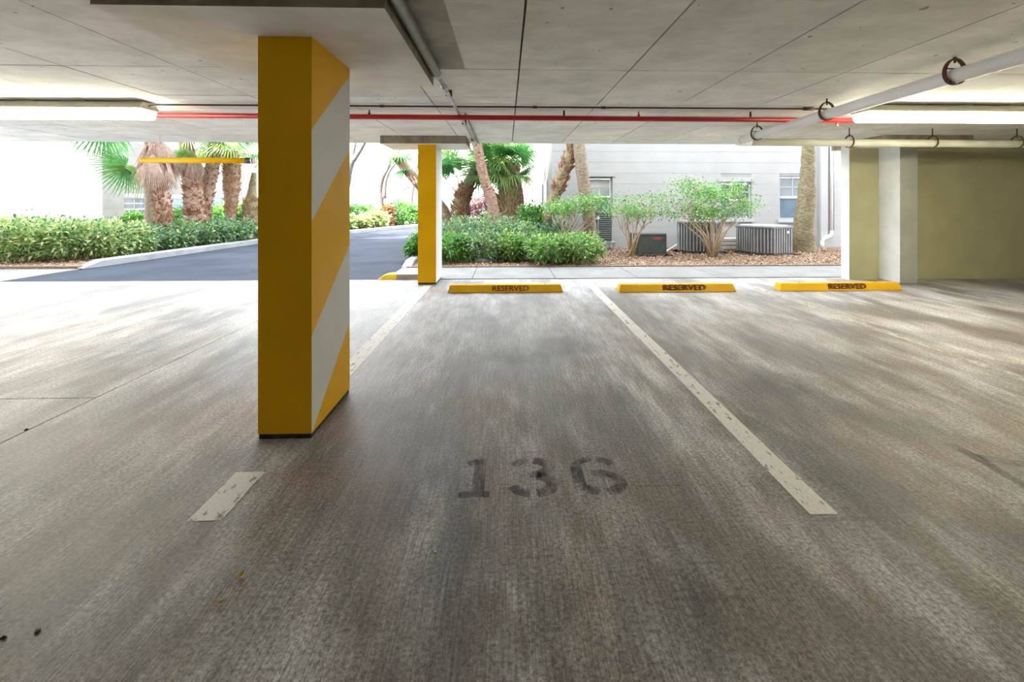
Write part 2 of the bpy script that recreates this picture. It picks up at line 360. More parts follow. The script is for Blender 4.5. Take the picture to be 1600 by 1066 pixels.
# ------------------------------------------------------------------ garage shell
SLABZ = 2.51; DROPZ = 2.38; EDGE_C = 8.36; EDGE_F = 8.02
GX0, GX1, GY0 = -11.5, 13.0, -13.0
# floor: sub-base and three concrete pours with saw-cut joints
base = struct(MB().box(GX0, GX1, GY0, EDGE_F - 0.02, -0.30, -0.06), 'floor', M['joint'])
g = 0.004
jx = xof(150, 3.25); 
for (x0, x1, y0, y1) in ((jx + g, GX1, GY0, EDGE_F), (GX0, jx - g, GY0, 3.25 - g), (GX0, jx - g, 3.25 + g, EDGE_F)):
    struct(MB().box(x0, x1, y0, y1, -0.06, 0.0), 'floor_slab', M['floor'], base)
# ceiling: slab, with the print of each formwork sheet as a piece of its own
cslab = struct(MB().box(GX0, GX1, GY0, EDGE_C, SLABZ + 0.03, SLABZ + 0.35), 'ceiling', M['joint'])
struct(MB().box(GX0, GX1, GY0, 1.8, SLABZ, SLABZ + 0.03), 'ceiling_panel', M['ceiling'], cslab)
xl = [0.109 + 0.93 * k for k in range(-17, 15)]
xl[0] = GX0; xl = [x for x in xl if x <= GX1 - 0.3] + [GX1]
for i in range(len(xl) - 1):
    ys = [1.8, 3.70, 4.68, 6.65, EDGE_C] if xl[i] < 0.1 else [1.8, 3.70, 5.62, 6.65, EDGE_C]
    for j in range(len(ys) - 1):
        gp = 0.007; dz = random.uniform(0, 0.003)
        struct(MB().box(xl[i] + gp, xl[i+1] - gp, ys[j] + gp, ys[j+1] - gp * (j < len(ys) - 2), SLABZ + dz, SLABZ + 0.03), 'ceiling_panel', M['ceiling'], cslab)
# unseen storeys above the garage, shaped to keep sun off the near ground
struct(MB().box(-40, GX1 + 6, GY0 - 1, EDGE_C - 0.02, SLABZ + 0.35, 7.5), 'wall_upper_sunblock', M['bldg'])
# back and side walls behind the camera
struct(MB().box(GX0, GX1, GY0 - 0.2, GY0, 0, SLABZ), 'wall_back', M['wall_int'])
struct(MB().box(GX1, GX1 + 0.2, GY0, 8.0, 0, SLABZ), 'wall_right', M['wall_int'])
struct(MB().box(GX0 - 0.2, GX0, GY0, 1.5, 0, SLABZ), 'wall_left_added', M['wall_int'])  # added out of view to keep daylight off the near column's front
# front wall at the right with its pier end
WY0 = 7.80
wx0 = xof(1327, WY0)
mb = MB().box(wx0, GX1, WY0, WY0 + 0.2, 0, SLABZ); mb.m[5] = 1; mb.m[4] = 1  # end and back faces coloured paler, as lit from outside
struct(mb, 'wall_front', [M['wall_int'], M['wall_lit']], bevel=0.006)

# drop panels
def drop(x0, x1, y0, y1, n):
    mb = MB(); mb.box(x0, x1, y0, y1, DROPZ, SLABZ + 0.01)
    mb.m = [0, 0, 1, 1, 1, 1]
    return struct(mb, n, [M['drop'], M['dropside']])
D1 = (-2.06, -0.615, 2.25, 3.75)
drop(*D1, 'trim_1')
D2Y0 = 7.42
drop(xof(594, D2Y0), xof(728, D2Y0), D2Y0, EDGE_C - 0.05, 'trim_2')
drop(xof(1383, 7.1), xof(1521, 7.1), 7.1, EDGE_C - 0.05, 'trim_3')
# narrow darker infill sheet beside the near drop panel
struct(MB().box(-0.60, -0.345, 1.8, 3.69, SLABZ - 0.004, SLABZ + 0.004), 'trim_4', M['infill'])

# ------------------------------------------------------------------ columns
def column(x0, x1, y0, y1, label, bands):
    root = empty('concrete_column', ((x0+x1)/2, (y0+y1)/2, 0), label, 'column')
    mb = MB(); zf = 0.03
    # front, back, left, top faces
    mb.add([(x0,y0,zf),(x1,y0,zf),(x1,y0,DROPZ),(x0,y0,DROPZ)], [(0,1,2,3)], 0)
    mb.add([(x1,y1,zf),(x0,y1,zf),(x0,y1,DROPZ),(x1,y1,DROPZ)], [(0,1,2,3)], 0)
    mb.add([(x0,y1,zf),(x0,y0,zf),(x0,y0,DROPZ),(x0,y1,DROPZ)], [(0,1,2,3)], 0)
    # right face split along the painted diagonals
    lines = [(zf, zf)] + bands + [(DROPZ, DROPZ)]
    for i in range(len(lines) - 1):
        (a0, b0), (a1, b1) = lines[i], lines[i+1]
        a0, b0, a1, b1 = [max(zf, v) for v in (a0, b0, a1, b1)]
        mb.add([(x1,y0,a0),(x1,y1,b0),(x1,y1,b1),(x1,y0,a1)], [(0,1,2,3)], 0 if (i % 2 == 0) == (label_y) else 1)
    part(mb, 'shaft', [M['yellow'], M['white_paint']], root)
    q = MB().box(x0 + 0.004, x1 - 0.004, y0 + 0.004, y1 - 0.004, 0, zf + 0.004)
    part(q, 'foot', M['soot'], root)
    return root
label_y = True
CY0, CY1 = 2.65, 3.285
cx0, cx1 = xof(403, CY0), xof(487, CY0)
def zz(pf, pb): return (zof(487, pf, CY0), zof(547, pb, CY1))
column(cx0, cx1, CY0, CY1, 'thick yellow concrete column with white diagonal stripes, nearest the camera',
       [zz(682, 503), zz(526, 382), zz(346, 233), zz(202, 119)])
label_y = False
c2y0 = 7.55
column(xof(653, c2y0), xof(681.5, c2y0), c2y0, c2y0 + 0.66, 'slim far yellow column with white side, left of the first wheel stop', [])
# pier in front of the right-hand wall, side coloured as lit, front as dimmer
py0 = 7.36
pr = empty('concrete_column', (xof(1420, py0), py0 + 0.2, 0), 'unpainted pale grey column against the beige wall at right', 'column')
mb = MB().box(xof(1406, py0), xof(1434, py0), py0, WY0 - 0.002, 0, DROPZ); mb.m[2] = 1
part(mb, 'shaft', [M['wall_lit'], M['wall_dim']], pr, bevel=0.006)
part(MB().box(xof(1406, py0) - 0.006, xof(1434, py0) + 0.006, py0 - 0.006, WY0 - 0.003, 0, 0.02), 'foot', M['curb'], pr)

# ------------------------------------------------------------------ floor paint
def stripe(x0, x1, y0, y1, skew, mat, label, cut=None):
    w = 0.0
    mb = MB(); n = 16
    segs = [(y0, y1)] if not cut else [(y0, cut[0]), (cut[1], y1)]
    mb2 = []
    root = None
    for k, (a, b_) in enumerate(segs):
        q = MB()
        pts = []
        for i in range(n + 1): pts.append((x0 + random.uniform(-.003, .003), a + (b_ - a) * i / n + (skew if i == 0 and k == 0 else 0)))
        for i in range(n, -1, -1): pts.append((x1 + random.uniform(-.003, .003), a + (b_ - a) * i / n))
        vs = [(p[0], p[1], 0.0016) for p in pts]
        q.add(vs, [(i, 2*n+1-i, 2*n-i, i+1) for i in range(n)])
        mb2.append(q)
    if len(mb2) == 1:
        return tag(mb2[0].build('parking_line', mat, origin=((x0+x1)/2, (y0+y1)/2, 0)), label, 'road marking')
    root = empty('parking_line', ((x0+x1)/2, (y0+y1)/2, 0), label, 'road marking')
    for q in mb2: part(q, 'painted_segment', mat, root)
    return root
l0 = fl(293, 815); l1 = fl(345, 815)
stripe(l0.x, l1.x, l0.y, 7.45, 0.0, M['stripe'], 'white parking line that runs under the striped column', cut=(2.33, CY1 + 0.01))
r0 = fl(1268, 806); r1 = fl(1312, 806)
stripe(r0.x, r1.x, r1.y + 0.01, 7.35, 0.0, M['stripe'], 'worn white parking line between the first and second wheel stops')
x3 = fl(1600, 592).x
stripe(x3 - 0.06, x3 + 0.05, 1.97, 7.3, 0, M['stripe_faint'], 'faded white parking line between the second and third wheel stops')
x4 = fl(1440, 448).x
stripe(x4 - 0.05, x4 + 0.06, 3.5, 7.25, 0, M['stripe_faint'], 'faint parking line in front of the beige wall at right')

# bay number: stencilled digits, each cut by stencil bridges
def stroke(mb, pts, w):
    pts = [Vector((p[0], p[1], 0)) for p in pts]; n = len(pts); L_, R_ = [], []
    for i, p in enumerate(pts):
        t = (pts[min(i+1, n-1)] - pts[max(i-1, 0)]).normalized(); nn = Vector((-t.y, t.x, 0))
        L_.append(p + nn * w / 2); R_.append(p - nn * w / 2)
    mb.add([(v.x, v.y, 0.0012) for v in L_ + R_], [(i, n+i, n+i+1, i+1) for i in range(n-1)])
def arc(cx, cy, rx, ry, a0, a1, n=10):
    return [(cx + rx*math.cos(math.radians(a0+(a1-a0)*i/n)), cy + ry*math.sin(math.radians(a0+(a1-a0)*i/n))) for i in range(n+1)]
ny0, ny1 = fl(800, 776).y, fl(800, 717).y; nh = ny1 - ny0; nm = (ny0 + ny1) / 2
num = empty('bay_number', (xof(850, nm), nm, 0), 'faded black stencilled number 136 on the garage floor', 'road marking')
def digit(strokes, xa, xb):
    mb = MB()
    for pts, w in strokes:
        q = [(xa + (xb - xa) * p[0], ny0 + nh * p[1]) for p in pts]
        stroke(mb, q, w)
    return part(mb, 'digit', M['number'], num)
W_ = 0.062
xa, xb = xof(720, nm), xof(760, nm)
digit([([(0.72, 0.0), (0.72, 1.0)], W_), ([(0.2, 0.86), (0.62, 0.93)], 0.05), ([(0.0, 0.06), (0.5, 0.06)], 0.045), ([(0.94, 0.06), (1.15, 0.06)], 0.045)], xa, xb)
xa, xb = xof(794, nm), xof(868, nm)
digit([(arc(0.5, 0.73, 0.38, 0.20, 165, 100), 0.05), (arc(0.5, 0.73, 0.38, 0.20, 80, -70), 0.06), ([(0.42, 0.53), (0.68, 0.53)], 0.05),
       (arc(0.5, 0.28, 0.42, 0.22, 75, -80), 0.065), (arc(0.5, 0.28, 0.42, 0.22, -100, -172), 0.055)], xa, xb)
xa, xb = xof(895, nm), xof(972, nm)
digit([([(0.1, 0.28), (0.1, 0.74)], 0.06), (arc(0.5, 0.72, 0.40, 0.22, 168, 95), 0.045), (arc(0.5, 0.72, 0.38, 0.22, 80, 15), 0.05),
       (arc(0.5, 0.30, 0.40, 0.22, 192, 260), 0.055), (arc(0.52, 0.30, 0.40, 0.24, 280, 450), 0.055), ([(0.38, 0.54), (0.52, 0.54)], 0.05)], xa, xb)
# smudged first digit of the next bay
ny_ = nm + 0.06
num2 = empty('bay_number', (xof(1540, ny_), ny_, 0), 'smudged dark floor number at the right edge, mostly out of frame', 'road marking')
mb = MB()
a = fl(1478, 690); b_ = fl(1545, 726); c_ = fl(1620, 772); d_ = fl(1530, 715); e_ = fl(1610, 728)
stroke(mb, [(a.x, a.y), (b_.x, b_.y), (c_.x, c_.y)], 0.07); stroke(mb, [(d_.x, d_.y), (e_.x, e_.y)], 0.07)
part(mb, 'digit', M['number_faint'], num2)

# ------------------------------------------------------------------ wheel stops
def text_mesh(txt, size, width, extr=0.0015):
    cu = bpy.data.curves.new('t', 'FONT'); cu.body = txt; cu.size = size; cu.align_x = 'CENTER'; cu.align_y = 'CENTER'
    cu.extrude = extr; cu.resolution_u = 2; cu.offset = 0.002
    o = bpy.data.objects.new('t', cu); COL.objects.link(o)
    dg = bpy.context.evaluated_depsgraph_get(); me = bpy.data.meshes.new_from_object(o.evaluated_get(dg))
    bpy.data.objects.remove(o, do_unlink=True)
    xs = [v.co.x for v in me.vertices]; s = width / (max(xs) - min(xs)); c = (max(xs) + min(xs)) / 2
    for v in me.vertices: v.co.x = (v.co.x - c) * s
    return me
def wheel_stop(pxa, pxb, pyb, tpx, tw_px, label, smear=0):
    a = fl(pxa, pyb); y0 = a.y; x0 = a.x; x1 = xof(pxb, y0)
    root = empty('wheel_stop', ((x0+x1)/2, y0 + 0.09, 0), label, 'wheel stop', 'yellow wheel stops')
    prof = [(y0, 0.0), (y0 + 0.035, 0.115), (y0 + 0.16, 0.115), (y0 + 0.19, 0.0)]
    mb = MB().extrude_x(prof, x0, x1, inset=[0, 0.035, 0.035, 0])
    part(mb, 'block', M['stop_yellow'], root, bevel=0.008)
    tw = xof(tpx + tw_px/2, y0) - xof(tpx - tw_px/2, y0); tx = xof(tpx, y0)
    tilt = math.atan2(0.115, 0.035)
    for k in range(1 + smear):
        me = text_mesh('RESERVED', 0.115, tw); me.materials.append(M['letter'])
        t = bpy.data.objects.new('lettering', me); COL.objects.link(t); t.parent = root
        t.rotation_euler = (tilt, 0, 0)
        t.location = (tx - root.location.x + 0.02 * k, y0 + 0.0175 - 0.0025 - 0.002*k - root.location.y, 0.06 + 0.006 * k)
    for s in (-1, 1):   # anchor pins
        q = MB(); q.tube([((x0+x1)/2 + s*0.62, y0+0.1, 0.10), ((x0+x1)/2 + s*0.62, y0+0.1, 0.119)], 0.012, 8)
        part(q, 'anchor_pin', M['rust'], root)
    return root
wheel_stop(699, 880, 458, 798, 57, 'yellow RESERVED wheel stop beside the slim far yellow column')
wheel_stop(967, 1151, 457, 1069, 66, 'yellow wheel stop with smeared RESERVED lettering, middle of three', 1)
wheel_stop(1219, 1411, 455, 1324, 58, 'yellow RESERVED wheel stop in front of the pale grey column', 1)

# ------------------------------------------------------------------ ceiling services
def fixture(x0, x1, y0, label):
    root = empty('ceiling_light', ((x0+x1)/2, y0+0.13, SLABZ), label, 'light', 'fluorescent strip lights')
    hp = [(y0-0.006, 2.418), (y0-0.004, 2.432), (y0+0.035, 2.492), (y0+0.215, 2.492), (y0+0.254, 2.432), (y0+0.256, 2.418)]
    part(MB().extrude_x(hp, x0, x1), 'housing', M['housing'], root)
    prof = [(y0+0.008, 2.419), (y0+0.030, 2.345), (y0+0.055, 2.322), (y0+0.195, 2.322), (y0+0.220, 2.345), (y0+0.242, 2.419)]
    part(MB().extrude_x(prof, x0 + 0.006, x1 - 0.006), 'lens', M['lens'], root)
    for k in range(5):
        xx = x0 + 0.15 + (x1 - x0 - 0.3) * k / 4
        part(MB().box(xx-0.05, xx+0.05, y0+0.06, y0+0.18, 2.49, SLABZ + 0.003), 'mounting_spacer', M['housing'], root)
    return root
fyl = 4.88; fyr = 4.80
fixture(xof(219, fyl) - 2.44, xof(219, fyl), fyl, 'lit fluorescent strip light at the left end of the red pipe')
fixture(xof(1357, fyr), xof(1357, fyr) + 2.44, fyr, 'lit fluorescent strip light at right, beyond the white drain pipe')

fixture(xof(1357, fyr), xof(1357, fyr) + 2.44, 0.6, 'added unseen strip light behind the camera at right')  # added lamp out of view, lights the column's right face and the interior
fixture(xof(1357, fyr), xof(1357, fyr) + 2.44, -3.6, 'added unseen strip light far behind the camera at right')  # second added lamp out of view, more interior light from the right
# red sprinkler pipe
ry = 5.34; rz = 2.42
rp = empty('sprinkler_pipe', (0, ry, rz), 'long thin red sprinkler pipe running across under the ceiling', 'pipe')
rx0, rx1 = -7.5, 6.6
mb = MB(); mb.tube([(rx0, ry, rz+0.012), (0, ry, rz), (rx1, ry, rz-0.012)], 0.031, 14); part(mb, 'pipe', M['red'], rp, True)
for px, up in ((577, 1), (998, 1), (1308, -1)):
    x = xof(px, ry); mb = MB()
    if up > 0:
        mb.tube([(x, ry, rz+0.02), (x, ry, rz+0.05)], 0.017, 8); mb.tube([(x, ry, rz+0.05), (x, ry, rz+0.085)], 0.009, 8)
        part(mb, 'sprinkler_head', M['red'] if px == 998 else M['rust'], rp)
    else:
        mb.tube([(x, ry, rz-0.02), (x, ry, rz-0.055)], 0.017, 8); o = part(mb, 'sprinkler_head', M['red'], rp)
        q = MB(); q.tube([(x, ry, rz-0.055), (x, ry, rz-0.075)], 0.008, 8); q.tube([(x, ry, rz-0.075), (x, ry, rz-0.08)], 0.018, 10)
        part(q, 'deflector', M['brass'], rp)
for x in (-6.2, -2.4, 0.7, 3.0):
    part(MB().box(x-0.012, x+0.012, ry-0.004, ry+0.004, rz+0.02, SLABZ + 0.004), 'hanger_strap', M['rust'], rp)
# thin black conduit between the lamps
by_ = 5.03; bz = 2.485
bc = empty('black_conduit', (0, by_, bz), 'thin black conduit above the red pipe, joining the two strip lights', 'conduit')
xa, xb = xof(228, by_), xof(1300, by_)
mb = MB(); mb.tube([(xof(214, fyl+.1), fyl + 0.12, 2.455), (xa, by_-0.05, 2.45), (xa+0.15, by_, bz), (0, by_, bz), (xb, by_, bz), (xb + 0.35, fyr + 0.12, 2.455)], 0.0105, 8); part(mb, 'pipe', M['black'], bc, True)
for px in (597, 836, 943, 1263):
    x = xof(px, by_); w = 0.06 if px == 1263 else 0.025; mb = MB(); mb.tube([(x-w, by_, bz), (x+w, by_, bz)], 0.02 if px == 1263 else 0.016, 8); part(mb, 'coupling', M['black'], bc, True)
# steel conduit along the near drop panel
cxn, czn = -0.568, 2.452
sc_ = empty('steel_conduit', (cxn, 4.5, czn), 'grey steel conduit running outward past the near drop panel', 'conduit')
mb = MB(); mb.tube([(cxn, 0.5, czn), (cxn, 3.62, czn)], 0.036, 14); part(mb, 'thick_pipe', M['darksteel'], sc_, True)
mb = MB(); mb.tube([(cxn, 3.62, czn), (cxn+0.0, 3.75, czn)], [0.030, 0.022], 12); part(mb, 'reducer', M['steel'], sc_, True)
xe = xof(745, 8.3)
mb = MB(); mb.tube([(cxn, 3.7, czn), (cxn, 5.0, czn+0.01), (cxn+0.01, 6.8, czn+0.02), (xe, 8.3, czn+0.02)], 0.019, 12); part(mb, 'thin_pipe', M['steel'], sc_, True)
mb = MB(); mb.tube([(cxn, 4.02, czn), (cxn, 4.10, czn)], 0.027, 12); part(mb, 'coupling', M['steel'], sc_, True)
mb = MB(); mb.tube([(cxn+0.06, 5.5, SLABZ-0.012), (cxn+0.06, 8.3, SLABZ-0.012)], 0.012, 8); part(mb, 'second_pipe', M['darksteel'], sc_, True)
for y in (1.5, 4.4, 6.0, 7.6):
    part(MB().box(cxn-0.03, cxn+0.03, y-0.012, y+0.012, czn, SLABZ), 'clamp', M['rust'], sc_)

# drain pipes
dx = 3.43
za, zb_ = 2.372, 2.305
yend = 6.40
dp = empty('drain_pipe', (dx, 4.5, 2.34), 'white plastic drain pipe running outward under the ceiling at right', 'pipe')
mb = MB(); mb.tube([(dx, -1.0, za+0.015), (dx, 2.9, za), (dx, yend, zb_)], 0.055, 20); part(mb, 'pipe', M['pvc'], dp, True)
mb = MB(); mb.tube([(dx, yend-0.10, zb_), (dx, yend+0.03, zb_)], 0.066, 20)
part(mb, 'socket', M['pvc'], dp, True)
dp2y = 6.46; dp2z = 2.283
dp2 = empty('drain_pipe', (6, dp2y, dp2z), 'cream drain pipe running along the top of the beige wall', 'pipe')
mb = MB(); mb.tube([(dx, yend-0.02, zb_), (dx+0.02, yend+0.05, zb_-0.005), (dx+0.08, dp2y, zb_-0.008), (dx+0.2, dp2y, zb_-0.01)], 0.060, 16); part(mb, 'elbow', M['pvc'], dp2, True)
mb = MB(); mb.tube([(dx+0.15, dp2y, zb_-0.01), (12.5, dp2y, dp2z-0.02)], 0.055, 20); part(mb, 'pipe', M['pvc2'], dp2, True)
def ring(c, axis, hw, zbot, ztop, band, thick, label):
    root = empty('pipe_hanger', (c[0], c[1], c[2]), label, 'pipe hanger', 'rusty pipe hangers')
    mb = MB(); n = 28; vs = []
    zc = (zbot + ztop) / 2; hh = (ztop - zbot) / 2
    for k in range(n):
        a = 2*math.pi*k/n
        w = hw * (1 - 0.12 * math.sin(a))
        for (rr, bb) in ((0, -band/2), (0, band/2), (thick, band/2), (thick, -band/2)):
            u = (w + rr) * math.cos(a); z = zc + (hh + rr) * math.sin(a)
            vs.append((c[0] + u, c[1] + bb, z) if axis == 'y' else (c[0] + bb, c[1] + u, z))
    fs = []
    for k in range(n):
        for j in range(4):
            fs.append((k*4+j, k*4+(j+1) % 4, ((k+1) % n)*4+(j+1) % 4, ((k+1) % n)*4+j))
    mb.add(vs, fs); part(mb, 'ring', M['rust'], root)
    mb = MB(); mb.tube([(c[0], c[1], ztop - 0.025), (c[0], c[1], SLABZ + 0.004)], 0.007, 8); part(mb, 'rod', M['black'], root)
    mb = MB(); mb.tube([(c[0], c[1], ztop + 0.002), (c[0], c[1], ztop + 0.016)], 0.014, 6); part(mb, 'nut', M['black'], root)
    mb = MB()
    zb2 = zc + hh*0.25
    if axis == 'y': mb.tube([(c[0]-hw, c[1], zb2), (c[0]+hw, c[1], zb2)], 0.005, 6)
    else: mb.tube([(c[0], c[1]-hw, zb2), (c[0], c[1]+hw, zb2)], 0.005, 6)
    part(mb, 'bolt', M['rust'], root)
    return root
for px, txt in ((1492, 'large rusty ring hanger nearest on the white drain pipe'), (1292, 'rusty ring hanger on the white drain pipe above the red pipe'), (1183, 'farthest small rusty ring hanger near the drain pipe elbow')):
    d = ray(px, 316); y = dx / d.x * d.y; zc = za + (zb_ - za) * (y - 2.9) / (yend - 2.9)
    ring((dx, y, zc), 'y', 0.078, zc - 0.059, zc + 0.125, 0.03, 0.009, txt)
for px, txt in ((1327, 'thin ring hanger on the cream pipe above the pier end'), (1457, 'thin ring hanger on the cream pipe right of the grey column'), (1589, 'thin ring hanger on the cream pipe at the right edge')):
    x = xof(px, dp2y); zc = dp2z
    ring((x, dp2y, zc), 'x', 0.085, zc - 0.060, zc + 0.115, 0.02, 0.008, txt)

# yellow clearance bar
cy_ = 7.45
ba, bb_ = at(221, 250.5, cy_), at(398, 250.5, cy_)
cb = empty('clearance_bar', ((ba.x+bb_.x)/2, cy_, ba.z), 'yellow clearance bar hanging over the driveway entrance', 'bar')
mb = MB(); mb.tube([(ba.x, cy_, ba.z), (bb_.x-0.13, cy_, ba.z)], 0.046, 18); part(mb, 'tube', M['yellow'], cb, True)
mb = MB(); mb.tube([(bb_.x-0.14, cy_, ba.z), (bb_.x-0.02, cy_, ba.z)], [0.049, 0.049], 18); part(mb, 'end_cap', M['black'], cb, True)
mb = MB(); mb.tube([(bb_.x-0.05, cy_, ba.z), (bb_.x, cy_, ba.z)], [0.0505, 0.045], 18); part(mb, 'end_disc', M['pvc'], cb, True)
for x in (ba.x + 0.3, bb_.x - 0.5):
    mb = MB(); mb.tube([(x, cy_, ba.z+0.04), (x, cy_, SLABZ + 0.004)], 0.003, 6); part(mb, 'hanging_wire', M['steel'], cb)

# ------------------------------------------------------------------ outside ground
struct(MB().box(-70, 70, EDGE_F, 90, -0.4, -0.012), 'ground_road', M['asphalt'])
# sidewalk slabs at right and left
sw_y1 = 9.42
sroot = struct(MB().box(-2.2, 16, EDGE_F + 0.01, sw_y1, -0.2, -0.008), 'ground_sidewalk', M['joint'])
xs = [-2.2, -0.62, 0.90, 2.42, 3.94, 5.46, 6.98, 16]
for i in range(len(xs)-1):
    struct(MB().box(xs[i]+0.006, xs[i+1]-0.006, EDGE_F+0.012, sw_y1, -0.1, 0.012), 'sidewalk_slab', M['sidewalk'], sroot)
sroot2 = struct(MB().box(-30, -8.9, EDGE_F + 0.01, 9.5, -0.2, -0.008), 'ground_sidewalk', M['joint'])
for i in range(8):
    struct(MB().box(-8.9-1.5*(i+1)+0.006, -8.9-1.5*i-0.006, EDGE_F+0.012, 9.5, -0.1, 0.006), 'sidewalk_slab', M['sidewalk'], sroot2)
# planting beds
ledge = [(-8.95, 9.5), (-8.75, 12.0), (-8.5, 15.1), (-7.9, 17.5), (-6.95, 19.9), (-5.9, 23.0), (-4.6, 26.5), (-2.0, 30.0), (4.0, 33.0)]
struct(MB().prism(ledge + [(4, 60), (-60, 60), (-60, 9.5)], -0.2, 0.06), 'ground_bed_left', M['mulch'])
redge = [(-2.12, 9.43), (-2.15, 12.0), (-2.1, 14.5), (-1.6, 17.0), (-0.4, 18.6), (0.7, 19.6)]
struct(MB().prism([(16, 9.43), (16, 13.3), (1.3, 13.3), (1.3, 19.6)] + redge[::-1], -0.2, 0.03), 'ground_bed_right', M['mulch'])
def curb(pts, w, h, label, mats, name='curb', nose=True):
    root = empty(name, (pts[0][0], pts[0][1], 0), label, 'curb')
    P = [Vector((p[0], p[1], 0)) for p in pts]
    prof = [(-w/2, -0.05), (-w/2, 0.82), (-w/2*0.7, 1.0), (w/2*0.7, 1.0), (w/2, 0.82), (w/2, -0.05)]
    seglist = [(0, len(P))]
    vs = []; n = len(prof)
    for i, p in enumerate(P):
        t = (P[min(i+1, len(P)-1)] - P[max(i-1, 0)]).normalized(); nn = Vector((-t.y, t.x, 0))
        hk = h * (0.12 if (nose and i == 0) else 1)
        for (u, z) in prof: vs.append((p.x + nn.x*u, p.y + nn.y*u, z*hk))
    fs = []
    for i in range(len(P)-1):
        for k in range(n-1): fs.append((i*n+k, (i+1)*n+k, (i+1)*n+k+1, i*n+k+1))
    fs.append(tuple(range(n))); fs.append(tuple((len(P)-1)*n + k for k in range(n-1, -1, -1)))
    mb = MB().add(vs, fs)
    part(mb, 'kerb_stone', mats, root)
    return root
def dens(pts, k=6):
    out = []
    for i in range(len(pts)-1):
        for j in range(k):
            t = j / k; out.append((pts[i][0]*(1-t)+pts[i+1][0]*t, pts[i][1]*(1-t)+pts[i+1][1]*t))
    return out + [pts[-1]]
curb(dens(ledge), 0.22, 0.15, 'long pale concrete curb along the left planting bed', M['curb'])
curb(dens(redge), 0.20, 0.14, 'concrete curb along the right side of the driveway', M['curb'])
# yellow nosed curb stub beside the far column
ky = 8.02
kx0, kx1 = xof(591, ky), xof(655, ky)
ks = empty('curb', ((kx0+kx1)/2, ky+0.12, 0), 'short grey curb stub with a yellow painted nose by the far column', 'curb')
mb = MB(); kxm = xof(619, ky)
mb.extrude_x([(ky, 0), (ky+0.02, 0.095), (ky+0.24, 0.095), (ky+0.26, 0)], kxm, kx1); part(mb, 'kerb_stone', M['curb'], ks, bevel=0.01)
mb = MB()
st = [(kx0, 0.02), (kx0+0.05, 0.055), (kx0+0.11, 0.082), (kx0+0.18, 0.095), (kxm, 0.095)]
vs = []
for (x, h) in st: vs += [(x, ky, 0), (x, ky+0.02, h), (x, ky+0.24, h), (x, ky+0.26, 0)]
fs = [(0,1,2,3), tuple((len(st)-1)*4+k for k in (3,2,1,0))]
for i in range(len(st)-1):
    for k in range(3): fs.append((i*4+k, (i+1)*4+k, (i+1)*4+k+1, i*4+k+1))
mb.add(vs, fs); part(mb, 'painted_nose', M['curb_yellow'], ks)
# stepping slab in the bed
p0, p1 = fl(743, 408, 0.06), fl(800, 400, 0.06)
ps = MB().box(p0.x, p0.x + 0.42, p0.y - 0.05, p0.y + 0.35, 0.02, 0.09).build('stepping_stone', M['sidewalk'], origin=(p0.x+.2, p0.y+.15, 0.02), bevel=0.01)
tag(ps, 'grey stepping stone slab in front of the hedge', 'stone')

# ------------------------------------------------------------------ buildings
def wall_courses(name, x0, x1, z0, z1, y, th, openings, course, mat, backmat, ztop):
    """wall facing -y: recessed backing and one slab for each course, split at the window openings"""
    back = MB()
    xs = sorted({x0, x1, *[o[0] for o in openings], *[o[1] for o in openings]})
    zs = sorted({z0, z1, *[o[2] for o in openings], *[o[3] for o in openings]})
    for i in range(len(xs)-1):
        for j in range(len(zs)-1):
            cx, cz = (xs[i]+xs[i+1])/2, (zs[j]+zs[j+1])/2
            if any(o[0] < cx < o[1] and o[2] < cz < o[3] for o in openings): continue
            back.box(xs[i], xs[i+1], y + 0.008, y + th, zs[j], zs[j+1])
    back.box(x0, x1, y + 0.001, y + th, z1, ztop)
    w = struct(back, name, backmat)
    z = z0; k = 0
    while z < z1 - 1e-4:
        ze = min(z + course, z1); zc = (z + ze) / 2
        cuts = sorted([(o[0], o[1]) for o in openings if not (ze <= o[2] + 0.02 or z >= o[3] - 0.02)])
        a = x0
        for (u, v) in cuts + [(x1, x1)]:
            if u - a > 0.05: struct(MB().box(a, u, y, y + 0.02, z + 0.0025, ze - 0.0025), 'wall_course', mat, w)
            a = v
        z = ze; k += 1
    return w
wcount = [0]
